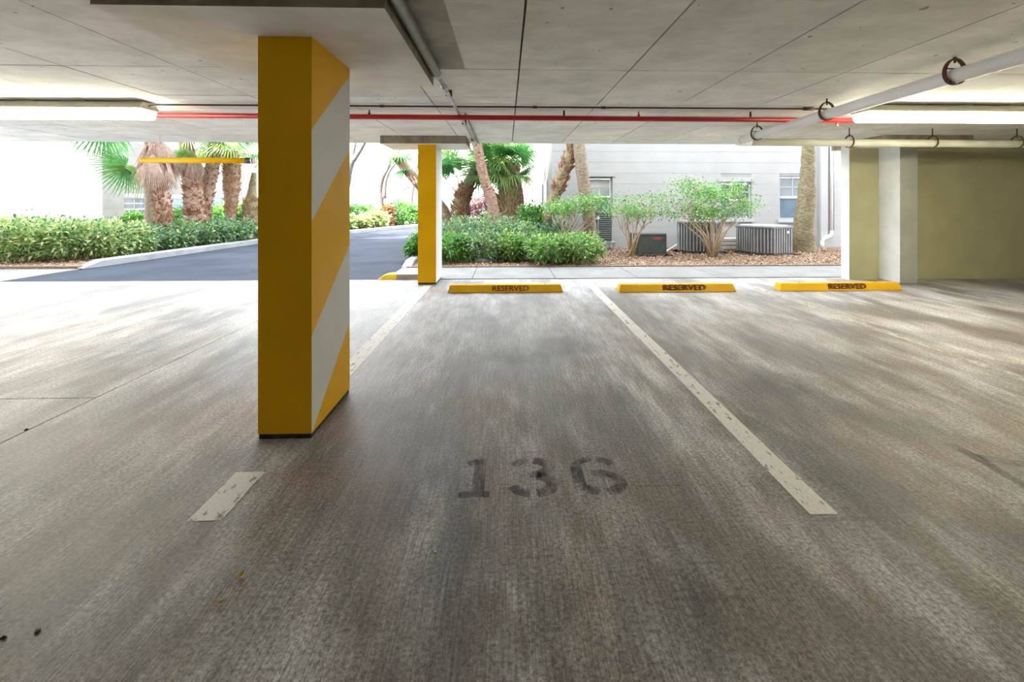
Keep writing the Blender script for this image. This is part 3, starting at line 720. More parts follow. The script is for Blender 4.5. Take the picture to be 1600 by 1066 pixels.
def window(x0, x1, z0, z1, y, lower, upper, sill=True, cols=2, depth=0.05):
    wcount[0] += 1
    zm = (z0 + z1) / 2; t = 0.045
    mb = MB().box(x0, x1, y+depth, y+depth+0.05, z0, z0+t).box(x0, x1, y+depth, y+depth+0.05, z1-t, z1).box(x0, x0+t, y+depth, y+depth+0.05, z0+t, z1-t).box(x1-t, x1, y+depth, y+depth+0.05, z0+t, z1-t)
    f = struct(mb, 'window_%d' % wcount[0], M['frame'])
    struct(MB().box(x0+t, x1-t, y+depth-0.01, y+depth+0.045, zm-0.025, zm+0.025), 'meeting_rail', M['frame'], f)
    struct(MB().box(x0+t, x1-t, y+depth+0.02, y+depth+0.03, z0+t, zm-0.025), 'pane', lower, f)
    zu0, zu1 = zm+0.025, z1-t
    for i in range(cols):
        for j in range(2):
            a = x0+t + (x1-x0-2*t)*i/cols; b_ = x0+t + (x1-x0-2*t)*(i+1)/cols
            c = zu0 + (zu1-zu0)*j/2; d = zu0 + (zu1-zu0)*(j+1)/2
            struct(MB().box(a+0.008, b_-0.008, y+depth+0.02, y+depth+0.03, c+0.008, d-0.008), 'pane', upper, f)
    for i in range(1, cols):
        a = x0+t + (x1-x0-2*t)*i/cols; struct(MB().box(a-0.012, a+0.012, y+depth+0.01, y+depth+0.035, zu0, zu1), 'muntin', M['frame'], f)
    zc = (zu0+zu1)/2; struct(MB().box(x0+t, x1-t, y+depth+0.01, y+depth+0.035, zc-0.012, zc+0.012), 'muntin', M['frame'], f)
    if sill: struct(MB().box(x0-0.06, x1+0.06, y-0.05, y+depth, z0-0.09, z0), 'sill', M['frame'], f)
    return f
# building at right
RY = 13.2
rxc = xof(862, RY); rxe = 17.0
def op(pa, pb, pt, pbm): return (xof(pa, RY), xof(pb, RY), zof((pa+pb)/2, pbm, RY), zof((pa+pb)/2, pt, RY))
wA, wB, wC = op(917, 957, 277, 340), op(1126, 1174, 285, 342), op(1218, 1262, 275, 343)
wall_courses('wall_outer', rxc, rxe, 0.0, 3.6, RY, 0.25, [wA, wB, wC], 0.325, M['bldg'], M['groove'], 6.5)
window(*wA, RY, M['glass'], M['blind'], False, 2, 0.10)
window(*wB, RY, M['glass'], M['glass_dark'])
window(*wC, RY, M['glass'], M['blind'])
for w, nm_ in ((wA, 1), (wB, 2)):
    struct(MB().box(w[0]-0.08, w[1]+0.08, RY-0.03, RY+0.0, w[3]+0.02, w[3]+0.16), 'trim_%d' % (10+nm_), M['bldg'])
# its left flank, receding
fl_ = MB().box(rxc, rxc+0.25, RY+0.25, 27.0, 0, 6.5); flank = struct(fl_, 'wall_flank', M['bldg'])
for k, yy in enumerate((14.6, 16.4, 18.6, 21.0)):
    wcount[0] += 1
    f = struct(MB().box(rxc-0.03, rxc+0.02, yy, yy+0.8, 1.35, 2.15), 'window_%d' % wcount[0], M['frame'])
    struct(MB().box(rxc-0.035, rxc-0.028, yy+0.06, yy+0.74, 1.41, 2.09), 'pane', M['glass_dark'], f)
# pilaster + downspout
pa, pb = xof(1279, RY), xof(1290, RY)
struct(MB().box(pa, pb, RY-0.10, RY, 0, 6.4), 'trim_20', M['bldg'])
ds = empty('downspout', (xof(1294, RY), RY-0.1, 0), 'white downspout with an elbow beside the right-hand palm trunk', 'downspout')
x_ = xof(1297, RY); xl_ = xof(1279, RY); zk = zof(1297, 362, RY)
mb = MB(); mb.tube([(x_, RY-0.06, 6.3), (x_, RY-0.06, zk)], 0.045, 10); part(mb, 'vertical_pipe', M['pvc'], ds, True)
mb = MB(); mb.tube([(x_, RY-0.06, zk+0.02), (x_-0.03, RY-0.08, zk-0.10), (xl_+0.06, RY-0.14, zk-0.20), (xl_, RY-0.16, zk-0.30)], 0.047, 10); part(mb, 'elbow', M['pvc'], ds, True)
mb = MB(); mb.tube([(xl_, RY-0.16, zk-0.28), (xl_, RY-0.16, 0.03)], 0.05, 10); part(mb, 'foot_pipe', M['pvc'], ds, True)
mb = MB(); mb.tube([(x_+0.09, RY-0.03, 4.0), (x_+0.09, RY-0.03, zk+0.05)], 0.012, 6); part(mb, 'side_conduit', M['darksteel'], ds, True)

# building at left: white block and its windowed side wall, greyed in colour for shade
LY = 16.2; LYE = 26.0
lxe = xof(160, LY)
struct(MB().box(-40, lxe - 0.2, LY, LYE, 0, 7.0), 'wall_left_block', M['bldg'])
def ysid(px):
    d = ray(px, 316); return lxe / d.x * d.y
def sidez(px, py): return zof(px, py, ysid(px))
def sopen(pa, pb, pt, pbm): return (ysid(pa), ysid(pb), sidez((pa+pb)/2, pbm), sidez((pa+pb)/2, pt))
w1, w2, w3 = sopen(194, 229, 308, 346), sopen(257, 291, 309, 346), sopen(333, 351, 282, 334)
o = wall_courses('wall_left_side', LY, LYE, 0.0, 3.7, -lxe, 0.2, [w1, w2, w3], 0.29, M['bldg_shade'], M['groove'], 7.0); o.rotation_euler = (0, 0, math.pi/2)
for w, lo, up in ((w1, M['glass_dark'], M['glass_dark']), (w2, M['glass_dark'], M['glass']), (w3, M['glass'], M['blind'])):
    window(*w, -lxe, lo, up, w is not w3, 2).rotation_euler = (0, 0, math.pi/2)
# far building behind the bend of the road
FY = 34.0
fx0, fx1 = xof(380, FY), xof(600, FY)
fw = [(xof(548, FY), xof(555, FY), zof(551, 294, FY), zof(551, 275, FY)), (xof(549, FY), xof(559, FY), zof(551, 328, FY), zof(551, 304, FY)), (xof(571, FY), xof(582, FY), zof(575, 322, FY), zof(575, 306, FY))]
fb = empty('apartment_building', ((fx0+fx1)/2, FY+3, 0), 'plain white far building seen beyond the bend in the driveway', 'building')
part(MB().box(fx0, fx1, FY, FY+6, 0, 8), 'wall', M['bldg'], fb)
for (a, b_, c, d) in fw:
    f = part(MB().box(a, b_, FY-0.04, FY+0.01, c, d), 'window', M['ac'], fb)
    q = MB().box(a+0.05, b_-0.05, FY-0.06, FY-0.035, c+0.05, d-0.05)
    q.v = [(v[0]-fb.location.x, v[1]-fb.location.y, v[2]) for v in q.v]; q.build('pane', M['glass_dark'], f)
fb2 = empty('apartment_building', (0, 48, 0), 'pale distant building glimpsed between the palm trunks', 'building')
part(MB().box(-14, 10, 46, 52, 0, 9), 'wall', M['bldg'], fb2); part(MB().box(-14.2, 10.2, 45.8, 52.2, 9, 9.3), 'roof', M['curb'], fb2)

# ------------------------------------------------------------------ condensers
def octa_unit(pxc, pxw, pyt, Y, rot, label, badge=True):
    c = at(pxc, 316, Y); W = (xof(pxc + pxw/2, Y) - xof(pxc - pxw/2, Y)); H = zof(pxc, pyt, Y - 0.3)
    s = W / 2 * 0.93; ch = s * 0.45
    root = empty('air_conditioner', (c.x, Y, 0.03), label, 'air conditioner', 'condenser units by the white wall'); root.rotation_euler = (0, 0, rot)
    def octp(s, ch): return [(-s+ch,-s),(s-ch,-s),(s,-s+ch),(s,s-ch),(s-ch,s),(-s+ch,s),(-s,s-ch),(-s,-s+ch)]
    MB().prism(octp(s*0.97, ch), 0, 0.06).build('base_pan', M['ac_dark'], root, bevel=0.008)
    MB().prism(octp(s*0.93, ch), 0.06, H-0.07).build('core', M['ac'], root)
    MB().prism(octp(s, ch), H-0.075, H-0.02).build('top_band', M['ac'], root, bevel=0.012)
    MB().prism(octp(s*0.86, ch*0.9), H-0.03, H).build('top_grille', M['ac_rib'], root, bevel=0.012)
    rib = None; pts = octp(s*0.965, ch)
    for i in range(8):
        a = Vector((*pts[i], 0)); b_ = Vector((*pts[(i+1) % 8], 0)); ln = (b_-a).length; n = max(2, int(ln/0.075))
        ang = math.atan2(b_.y-a.y, b_.x-a.x)
        for k in range(n):
            p = a + (b_-a) * ((k+0.5)/n)
            if rib is None:
                o = MB().box(-0.014, 0.014, -0.022, 0.02, 0.06, H-0.075).build('rib', M['ac_rib'], root); rib = o
            else:
                o = rib.copy(); COL.objects.link(o); o.parent = root
            o.location = (p.x, p.y, 0); o.rotation_euler = (0, 0, ang)
    if badge:
        mb = MB(); mb.tube([(s*0.25, -s*0.97-0.03, H-0.17), (s*0.25, -s*0.97-0.022, H-0.17)], 0.035, 12); mb.build('badge', M['badge_white'], root)
    return root
octa_unit(1193, 75, 354, 11.75, 0.28, 'wide grey ribbed condenser just left of the mossy palm trunk')
octa_unit(1092, 68, 347, 12.1, -0.35, 'grey ribbed condenser half hidden behind the large open shrub', False)
def box_unit(pxa, pxb, pyt, pyb, Y, z0, rot, label, badge, nl):
    xa, xb = xof(pxa, Y), xof(pxb, Y); zt = zof((pxa+pxb)/2, pyt, Y); H = zt - z0; w = (xb - xa)/2 / (abs(math.cos(rot)) + 0.55*abs(math.sin(rot)))
    root = empty('air_conditioner', ((xa+xb)/2, Y, z0), label, 'air conditioner', 'condenser units by the white wall'); root.rotation_euler = (0, 0, rot)
    d = w * 0.75
    MB().box(-w*0.96, w*0.96, -d*0.96, d*0.96, 0.02, H-0.03).build('core', M['ac_dark'], root)
    MB().box(-w, w, -d, d, H-0.05, H).build('top_cover', M['ac_louver'], root, bevel=0.01)
    MB().box(-w, w, -d, d, 0, 0.05).build('base_pan', M['ac_louver'], root, bevel=0.006)
    for sx in (-1, 1):
        for sy in (-1, 1):
            MB().box(sx*w-0.02*(sx > 0)-0.0, sx*w+0.02*(sx < 0), sy*d-0.02*(sy > 0), sy*d+0.02*(sy < 0), 0.05, H-0.05).build('corner_post', M['ac_louver'], root)
    lou = None
    for k in range(nl):
        z = 0.07 + (H - 0.14) * (k + 0.5) / nl
        for sy in (0, 1):
            if lou is None:
                prof = [(-d-0.004, -0.016), (-d*0.96, 0.014), (-d*0.94, 0.010), (-d+0.004, -0.018)]
                o = MB().extrude_x(prof, -w*0.96, w*0.96).build('louver', M['ac_louver'], root); lou = o
            else:
                o = lou.copy(); COL.objects.link(o); o.parent = root
            o.location = (0, 0, z); o.rotation_euler = (0, 0, math.pi*sy)
    if badge == 'red':
        MB().box(w*0.02, w*0.62, -d-0.016, -d-0.002, H*0.72, H*0.80).build('badge', M['badge_red'], root)
    else:
        mb = MB(); mb.box(-w*0.42, -w*0.30, -d-0.016, -d-0.002, H*0.08, H*0.74); mb.build('center_strip', M['ac_rib'], root)
        mb = MB(); mb.tube([(-w*0.36, -d-0.02, H*0.80), (-w*0.36, -d-0.004, H*0.80)], 0.05, 14); mb.build('badge', M['badge_white'], root)
    return root
box_unit(989, 1036, 364, 400, 11.6, 0.03, 0.12, 'small dark louvred condenser with a red badge', 'red', 9)
stz = zof(938, 377, 12.75)
box_unit(922, 953, 331, 376, 12.75, stz, 0.0, 'dark louvred condenser raised on a stand under the first window', 'oval', 12)
stand = empty('equipment_stand', (xof(940, 12.75), 12.75, 0), 'low grey stand carrying the raised condenser', 'stand')
sx0, sx1 = xof(919, 12.75), xof(958, 12.75)
part(MB().box(sx0, sx1, 12.45, 13.05, stz-0.05, stz), 'shelf', M['curb'], stand, bevel=0.006)
for x in (sx0+0.03, sx1-0.07):
    for y in (12.47, 12.99): part(MB().box(x, x+0.04, y, y+0.04, 0.03, stz-0.05), 'leg', M['steel'], stand)
# stacked boards and refrigerant lines
for k in range(3):
    z = 0.05 + 0.11 * k
    o = MB().box(xof(1122, 12.5), xof(1158, 12.5), 12.5, 12.8, z, z+0.09).build('board', M['board'], origin=(xof(1140, 12.5), 12.65, z), bevel=0.01)
    tag(o, ['bottom', 'middle', 'topmost'][k] + ' beige board of the stack between the two grey condensers', 'board', 'stacked boards')
a = fl(1036, 394, 0.06); b_ = fl(1062, 380, 0.25)
mb = MB(); mb.tube([at(1030, 396, 12.2), at(1042, 392, 12.25), at(1052, 386, 12.3), at(1062, 379, 12.35)], 0.018, 8)
tag(mb.build('refrigerant_line', M['pvc'], None, True), 'white refrigerant line between the small dark and the shrub-hidden condenser', 'pipe')
# pads under the units
for (pxa, pxb, Y, lab) in ((984, 1042, 11.6, 'concrete pad under the small dark condenser'), (1054, 1132, 12.1, 'concrete pad under the condenser behind the shrub'), (1150, 1235, 11.75, 'concrete pad under the wide grey condenser')):
    o = MB().box(xof(pxa, Y), xof(pxb, Y), Y-0.55, Y+0.55, 0.0, 0.03).build('equipment_pad', M['sidewalk'], origin=(xof((pxa+pxb)/2, Y), Y, 0.0)); tag(o, lab, 'pad')

# ------------------------------------------------------------------ plants
def leaves_mesh(name, centers, dirs, ln, wd, mats, weights, parent, off):
    """one mesh of folded leaf blades"""
    n = len(centers)
    d = dirs / np.linalg.norm(dirs, axis=1, keepdims=True)
    rv = RNG.normal(size=(n, 3)); rv[:, 2] = np.abs(rv[:, 2]) + 0.6
    s = np.cross(d, rv); s /= np.linalg.norm(s, axis=1, keepdims=True) + 1e-9
    up = np.cross(s, d)
    l = (ln * RNG.uniform(0.7, 1.25, n))[:, None]; w = (wd * RNG.uniform(0.75, 1.2, n))[:, None]
    base = centers; mid = centers + d*l*0.5; tip = centers + d*l - np.array([0, 0, 1])*l*0.18
    vs = np.stack([base, mid + s*w/2 + up*w*0.18, tip, mid - s*w/2 + up*w*0.18], axis=1).reshape(-1, 3) - np.array(off)
    idx = np.arange(n)*4
    tris = np.stack([idx, idx+1, idx+2, idx, idx+2, idx+3], axis=1).reshape(-1)
    me = bpy.data.meshes.new(name)
    me.vertices.add(n*4); me.vertices.foreach_set('co', vs.astype(np.float32).ravel())
    me.loops.add(n*6); me.loops.foreach_set('vertex_index', tris.astype(np.int32))
    me.polygons.add(n*2); me.polygons.foreach_set('loop_start', np.arange(n*2, dtype=np.int32)*3); me.polygons.foreach_set('loop_total', np.full(n*2, 3, np.int32))
    for m in mats: me.materials.append(m)
    mi = RNG.choice(len(mats), size=n, p=np.array(weights)/sum(weights)); me.polygons.foreach_set('material_index', np.repeat(mi, 2).astype(np.int32))
    me.update(calc_edges=True)
    o = bpy.data.objects.new(name, me); COL.objects.link(o)
    if parent is not None: o.parent = parent
    return o
def shrub(label, px, pyt, Y, hw_px, mats, weights, n=2600, ln=0.10, wd=0.05, zb=0.10, ry=None, flat=False, name='shrub', group=None, clus=70, stems=4, gz=0.05):
    x = xof(px, Y); rx = xof(px + hw_px, Y) - x; zt = zof(px, pyt, Y); ry = ry or rx*0.85
    root = empty(name, (x, Y, gz), label, 'shrub', group)
    cz = (zt + zb)/2; rz = (zt - zb)/2
    c = RNG.normal(size=(clus, 3)); c /= np.linalg.norm(c, axis=1, keepdims=True)
    c *= RNG.uniform(0.45, 1.0, (clus, 1))**0.5
    c = np.sign(c) * np.abs(c)**0.85
    cen = np.array([x, Y, cz]) + c*np.array([rx, ry, rz])*0.9
    k = RNG.integers(0, clus, n)
    sp = min(rx, rz)*0.26
    pts = cen[k] + RNG.normal(size=(n, 3))*sp
    pts[:, 2] = np.maximum(pts[:, 2], 0.06)
    dirs = (pts - np.array([x, Y, cz - rz*0.3]))/np.array([rx, ry, rz]) + RNG.normal(size=(n, 3))*0.7
    dirs[:, 2] += 0.15
    tag(leaves_mesh('foliage', pts, dirs, ln, wd, mats, weights, root, (x, Y, gz)), kind='stuff')
    for i in range(stems):
        t = cen[RNG.integers(0, clus)]
        mb = MB(); b0 = Vector((x + random.uniform(-.12, .12), Y + random.uniform(-.1, .1), 0.0)); e = Vector(t)
        mb.tube([b0, b0.lerp(e, 0.5) + Vector((random.uniform(-.05, .05), 0, 0.08)), e], [0.016, 0.011, 0.005], 6)
        part(mb, 'stem', M['stem'], root, True)
    return root
VAR = ([M['lf_light'], M['lf_mid'], M['lf_dark'], M['lf_yellow']], [0.44, 0.34, 0.16, 0.06])
HED = ([M['lf_blue'], M['lf_mid'], M['lf_dark'], M['lf_light']], [0.36, 0.30, 0.20, 0.14])
GRN = ([M['lf_bright'], M['lf_mid'], M['lf_dark']], [0.35, 0.35, 0.30])
BRT = ([M['lf_light'], M['lf_bright'], M['lf_mid'], M['lf_dark']], [0.30, 0.25, 0.33, 0.12])
# left hedge, one shrub after another from the frame edge to the column
lh = [(-25, 346, 10.7, 48, VAR, 'variegated shrub cut by the left frame edge'), (42, 344, 10.6, 50, VAR, 'variegated shrub second from the left frame edge'),
      (112, 350, 10.7, 44, VAR, 'variegated shrub in front of the white block wall corner'), (172, 349, 11.1, 42, VAR, 'variegated shrub just left of the pale leaning palm trunks'),
      (214, 356, 11.9, 30, HED, 'small grey-green shrub at the foot of the pale palm trunk'), (278, 350, 13.0, 36, HED, 'grey-green hedge shrub below the first brown palm trunk'),
      (322, 347, 13.9, 36, HED, 'grey-green hedge shrub below the leaning palm pair'), (362, 345, 14.8, 34, HED, 'grey-green hedge shrub below the narrow-waisted palm'), (402, 347, 16.0, 34, HED, 'grey-green hedge shrub last before the striped column')]
for px, pt, Y, hw, (mm, ww), lab in lh:
    shrub(lab, px, pt, Y, hw, mm, ww, n=3400, ln=0.115, wd=0.05, zb=0.16, ry=0.75, group='left hedge shrubs', clus=90)
for px, pt, Y, hw, lab in ((211, 333, 15.2, 15, 'glossy green plant under the dark left window'), (283, 330, 15.6, 22, 'dark green plant behind the first brown palm trunk'), (345, 325, 16.8, 24, 'bright green plant between the two right-hand left palms'), (375, 325, 17.2, 20, 'bright green plant behind the narrow-waisted palm'), (60, 352, 13.2, 60, 'green shrub behind the left variegated row')):
    shrub(lab, px, pt, Y, hw, *GRN, n=1500, ln=0.17, wd=0.075, zb=0.15, clus=45, group='green plants by the left wall')
# middle bed
mh = [(712, 346, 11.3, 36, HED, 'grey-green shrub right beside the slim far column'), (766, 342, 11.5, 40, HED, 'grey-green shrub below the stump-based palm'),
      (806, 350, 11.2, 34, HED, 'grey-green shrub left of the bright front clump'), (706, 371, 10.3, 32, GRN, 'low green shrub nearest the slim far column'),
      (752, 366, 10.4, 34, HED, 'low shrub behind the stepping stone'), (795, 368, 10.5, 30, BRT, 'low light green shrub in the middle of the bed'),
      (853, 372, 10.0, 34, BRT, 'bright yellow-green clump at the sidewalk edge, left half'), (900, 369, 10.1, 40, BRT, 'bright yellow-green clump at the sidewalk edge, right half')]
for px, pt, Y, hw, (mm, ww), lab in mh:
    shrub(lab, px, pt, Y, hw, mm, ww, n=3400, ln=0.10, wd=0.043, zb=0.12, ry=0.6, group='middle bed shrubs', clus=90)
shrub('dark glossy upright shrub at the flank of the right building', 832, 325, 12.8, 20, *GRN, n=2200, ln=0.15, wd=0.07, zb=0.1, clus=60)
shrub('bushy dark shrub at the foot of the shaggy leaning trunk', 862, 352, 11.8, 26, [M['lf_dark'], M['lf_blue'], M['lf_mid']], [.5, .3, .2], n=1800, ln=0.10, wd=0.045)
shrub('pink and purple croton between the palm trunks', 757, 312, 17.0, 20, [M['lf_pink'], M['lf_light'], M['lf_dark']], [0.6, 0.25, 0.15], n=900, ln=0.26, wd=0.08, zb=0.6, clus=40)
shrub('green shrub peeking out left of the slim far column', 653, 368, 10.6, 14, *GRN, n=1000, ln=0.14, wd=0.05, clus=30)
# beyond the bend
for px, pt, Y, hw, (mm, ww), lab in ((560, 338, 22.5, 22, ([M['lf_light'], M['lf_yellow'], M['lf_mid'], M['lf_red']], [.35, .25, .3, .1]), 'yellow-green croton shrub beyond the sunny bend'),
        (588, 334, 23.5, 18, ([M['lf_light'], M['lf_yellow'], M['lf_mid']], [.4, .2, .4]), 'pale variegated shrub below the twisted far tree'),
        (604, 322, 25.0, 10, ([M['lf_red'], M['lf_mid']], [.7, .3]), 'red-leaved shrub beside the twisted far tree'),
        (628, 318, 26.0, 22, GRN, 'clipped green hedge shrub beyond the bend'), (658, 322, 27.0, 18, VAR, 'pale hedge shrub behind the slim far column'), (565, 322, 28.0, 22, GRN, 'green shrub in front of the far white building'), (533, 338, 21.5, 20, VAR, 'variegated shrub behind the striped column')):
    shrub(lab, px, pt, Y, hw, mm, ww, n=1800, ln=0.20, wd=0.09, zb=0.12, group='shrubs beyond the bend', clus=60)

# open multi-stem shrubs in front of the white wall
def open_shrub(label, bx, by, Y, crown, nst, mats, ww, n):
    b0 = at(bx, by, Y); b0.z = 0.03
    root = empty('multi_stem_shrub', b0, label, 'shrub', 'open multi-stem shrubs')
    tips = []
    (x0, x1, y0, y1) = crown
    for i in range(nst):
        f = (i + 0.5)/nst
        e = at(x0 + (x1-x0)*(0.08 + 0.84*f) + random.uniform(-6, 6), y1 - (y1-y0)*random.uniform(0.1, 0.55), Y + random.uniform(-0.4, 0.4))
        s0 = b0 + Vector((random.uniform(-.10, .10), random.uniform(-.06, .06), 0))
        m1 = s0.lerp(e, 0.4) + Vector(((b0.x - e.x)*0.12 + random.uniform(-.05, .05), random.uniform(-.08, .08), 0.05))
        m2 = s0.lerp(e, 0.72) + Vector((random.uniform(-.05, .05), random.uniform(-.05, .05), 0.02))
        mb = MB(); mb.tube([s0, m1, m2, e], [0.026, 0.02, 0.014, 0.006], 7, jit=0.1); st = part(mb, 'stem', M['stem'], root, True)
        tips.append(e)
        for j in range(3):      # side branches
            q = m1.lerp(e, random.uniform(0.1, 0.7)); t = at(random.uniform(x0, x1)*0.5 + 0.5*(x0+(x1-x0)*f), random.uniform(y0+2, y1), Y + random.uniform(-.4, .4))
            mb = MB(); mb.tube([q, q.lerp(t, 0.5)+Vector((0, 0, 0.03)), t], [0.009, 0.006, 0.003], 5); part(mb, 'branch', M['stem'], root, True); tips.append(t)
    T = np.array([tuple(t) for t in tips]); k = RNG.integers(0, len(T), n)
    pts = T[k] + RNG.normal(size=(n, 3))*np.array([0.16, 0.2, 0.085])
    dirs = RNG.normal(size=(n, 3)); dirs[:, 2] *= 0.6
    tag(leaves_mesh('foliage', pts, dirs, 0.075, 0.034, mats, ww, root, tuple(b0)), kind='stuff')
OP = ([M['lf_bright'], M['lf_mid'], M['lf_dark'], M['lf_light']], [0.36, 0.34, 0.14, 0.16])
open_shrub('large open shrub with many bare tan stems in front of the condensers', 1113, 409, 10.9, (1030, 1192, 284, 338), 12, *OP, 4200)
open_shrub('small open shrub with bare stems beside the small dark condenser', 984, 405, 11.0, (945, 1040, 306, 340), 7, *OP, 1300)
open_shrub('open shrub behind the leaning grey palm trunk', 882, 385, 11.6, (846, 954, 303, 334), 9, *OP, 2200)

# palms
def frond_mesh(name, R, nb, spread, droop, lp, wf=1.0, fold=0.25, mats=None, seed=0):
    rr = random.Random(seed); mb = MB()
    mb.tube([(0, 0, 0), (lp*0.5, 0, 0.03), (lp, 0, 0)], [0.022, 0.016, 0.012], 5, m=1)
    for i in range(nb):
        a = math.radians(-spread + 2*spread*i/(nb-1)); ca, sa = math.cos(a), math.sin(a)
        r = R*(0.72 + 0.28*math.cos(a*0.8))*rr.uniform(0.9, 1.05); half = math.radians(spread)/nb
        dr = droop*rr.uniform(0.75, 1.3); vs = []; fs = []
        ts = [0.02, 0.35, 0.62, 0.85, 1.0]; ws = [1, 1, 0.62, 0.30, 0.02]
        for t, w in zip(ts, ws):
            rad = r*t; wd = min(half*rad, half*R*0.42)*w*wf*1.05 + 0.002
            z = -dr*R*max(0, t-0.3)**1.8 + 0.05*R*math.sin(t*3) - 0.10*R*abs(math.sin(a))*t
            for s in (-1, 0, 1):
                vs.append((lp + rad*ca - s*wd*sa, rad*sa + s*wd*ca, z - abs(s)*wd*fold))
        for k in range(4):
            for s in (0, 1): fs.append((k*3+s, k*3+s+1, (k+1)*3+s+1, (k+1)*3+s))
        mb.add(vs, fs, 0)
    me = bpy.data.meshes.new(name); me.from_pydata(mb.v, [], mb.f); me.update()
    for m in mats: me.materials.append(m)
    me.polygons.foreach_set('material_index', mb.m)
    return me
FM = [frond_mesh('frond', 0.95, 34, 125, 0.45, 0.9, mats=[M['frond'], M['petiole']], seed=1),
      frond_mesh('frond', 0.95, 34, 115, 0.70, 0.8, mats=[M['frond_y'], M['petiole']], seed=2),
      frond_mesh('frond', 1.0, 30, 135, 0.35, 1.0, mats=[M['frond'], M['petiole']], seed=3)]
DM = frond_mesh('dead_frond', 1.0, 18, 24, 0.05, 0.35, wf=2.2, fold=0.6, mats=[M['dead'], M['boot']], seed=4)
def place_frond(parent, me, origin, direction, roll, scale, name):
    o = bpy.data.objects.new(name, me); COL.objects.link(o); o.parent = parent
    d = Vector(direction).normalized(); up = Vector((0, 0, 1)); y = up.cross(d)
    if y.length < 0.05: y = Vector((0, 1, 0))
    y.normalize(); z = d.cross(y)
    R = Matrix((d, y, z)).transposed().to_4x4() @ Matrix.Rotation(roll, 4, 'X')
    o.matrix_basis = Matrix.Translation(Vector(origin) - Vector(parent.location)) @ R @ Matrix.Scale(scale, 4)
    return o
def resample(pts, rad, n):
    P = [Vector(p) for p in pts]; ls = [0]
    for i in range(1, len(P)): ls.append(ls[-1] + (P[i]-P[i-1]).length)
    out, ro = [], []
    for k in range(n+1):
        s = ls[-1]*k/n; i = 0
        while i < len(P)-2 and s > ls[i+1]: i += 1
        t = (s-ls[i])/max(1e-6, ls[i+1]-ls[i]); t2 = t
        # catmull-rom
        p0, p1, p2, p3 = P[max(i-1, 0)], P[i], P[i+1], P[min(i+2, len(P)-1)]
        q = 0.5*((2*p1) + (p2-p0)*t + (2*p0-5*p1+4*p2-p3)*t*t + (3*p1-p0-3*p2+p3)*t**3)
        out.append(q); ro.append(rad[i]*(1-t)+rad[i+1]*t)
    return out, ro
def palm(label, pts, Y, rpx, mat, boots=None, fronds=(), dead=(), name='palm_tree', bmat=None, group=None, dy=0.0, blen=0.16):
    """pts are (px, py) down the trunk in the photograph at distance Y; rpx radius in the same pixels"""
    k = Y/F
    W = []
    for i, (px, py) in enumerate(pts): W.append(at(px, py, Y + dy*i))
    W[0].z = min(W[0].z, 0.04)
    path, rad = resample(W, [r*k for r in rpx], 26)
    rad = [r*(1 + 0.05*math.sin(i*2.4) + random.uniform(-.03, .03)) for i, r in enumerate(rad)]
    root = empty(name, W[0], label, 'palm tree', group)
    mb = MB(); mb.tube(path, rad, 14, jit=0.03); part(mb, 'trunk', mat, root, True)
    if boots:
        mb = MB()
        for (t0, t1, cnt) in boots:
            for j in range(int(cnt*1.9)):
                t = random.uniform(t0, t1); f = t*26; i = min(25, int(f)); p = path[i].lerp(path[i+1], f-i); r = rad[i]
                tg = (path[i+1]-path[i]).normalized(); a = random.uniform(0, 2*math.pi)
                e1 = tg.orthogonal().normalized(); e2 = tg.cross(e1); o_ = e1*math.cos(a)+e2*math.sin(a); sd = tg.cross(o_)
                ln = blen*random.uniform(0.6, 1.3); w = 0.045*random.uniform(0.7, 1.4)
                b0 = p + o_*r*0.85; tip = b0 + tg*ln*0.85 + o_*ln*0.5
                vs = [b0-sd*w, b0+sd*w, b0+sd*w*0.6+o_*0.035+tg*ln*0.3, b0-sd*w*0.6+o_*0.035+tg*ln*0.3, tip-sd*w*0.35, tip+sd*w*0.35, b0-sd*w*0.6+tg*ln*0.5, b0+sd*w*0.6+tg*ln*0.5]
                mb.add(vs, [(0,1,2,3), (3,2,5,4), (4,5,7,6), (0,3,4,6), (1,7,5,2)])
        tag(part(mb, 'leaf_bases', bmat or M['boot'], root), kind='stuff')
    for (px, py, d, roll, sc, idx) in fronds:
        o3 = at(px, py, Y + random.uniform(-.3, .3)); dd = Vector(d).normalized()
        fo = place_frond(root, FM[idx], o3, d, roll, sc, 'frond')
        if o3.x < 1.2 and o3.x > -2:      # keep leaves clear of the building flank
            reach = lambda o_: max((root.location + (o_.matrix_basis @ v.co)).x for v in o_.data.vertices)
            if reach(fo) > 1.3 and random.random() < 0.5:
                bpy.data.objects.remove(fo); d = (-abs(d[0]), d[1], d[2]); fo = place_frond(root, FM[idx], o3, d, roll, sc, 'frond')
            while reach(fo) > 1.32 and sc > 0.4:
                bpy.data.objects.remove(fo); sc *= 0.88; fo = place_frond(root, FM[idx], o3, d, roll, sc, 'frond')
    for (px, py, d, roll, sc) in dead:
        place_frond(root, DM, at(px, py, Y + random.uniform(-.15, .15)), d, roll, sc, 'dead_frond')
    return root
def crown(px, py, n, spread=1.0, zlo=-0.3, zhi=0.9, sc=1.0, idx=None):
    out = []
    for i in range(n):
        a = 2*math.pi*(i+random.uniform(-.25, .25))/n; z = random.uniform(zlo, zhi)
        out.append((px, py, (math.cos(a)*spread, math.sin(a)*spread, z), random.uniform(-.3, .3), sc*random.uniform(0.85, 1.12), random.choice([0, 1, 2]) if idx is None else idx))
    return out
def hang(px, py, n, sc=1.0):
    return [(px + random.uniform(-5, 5), py + random.uniform(-6, 6), (math.cos(a)*0.30, math.sin(a)*0.30, -1.0), random.uniform(-.3, .3), sc*random.uniform(0.8, 1.15)) for a in [2*math.pi*(i+random.uniform(-.2, .2))/n for i in range(n)]]
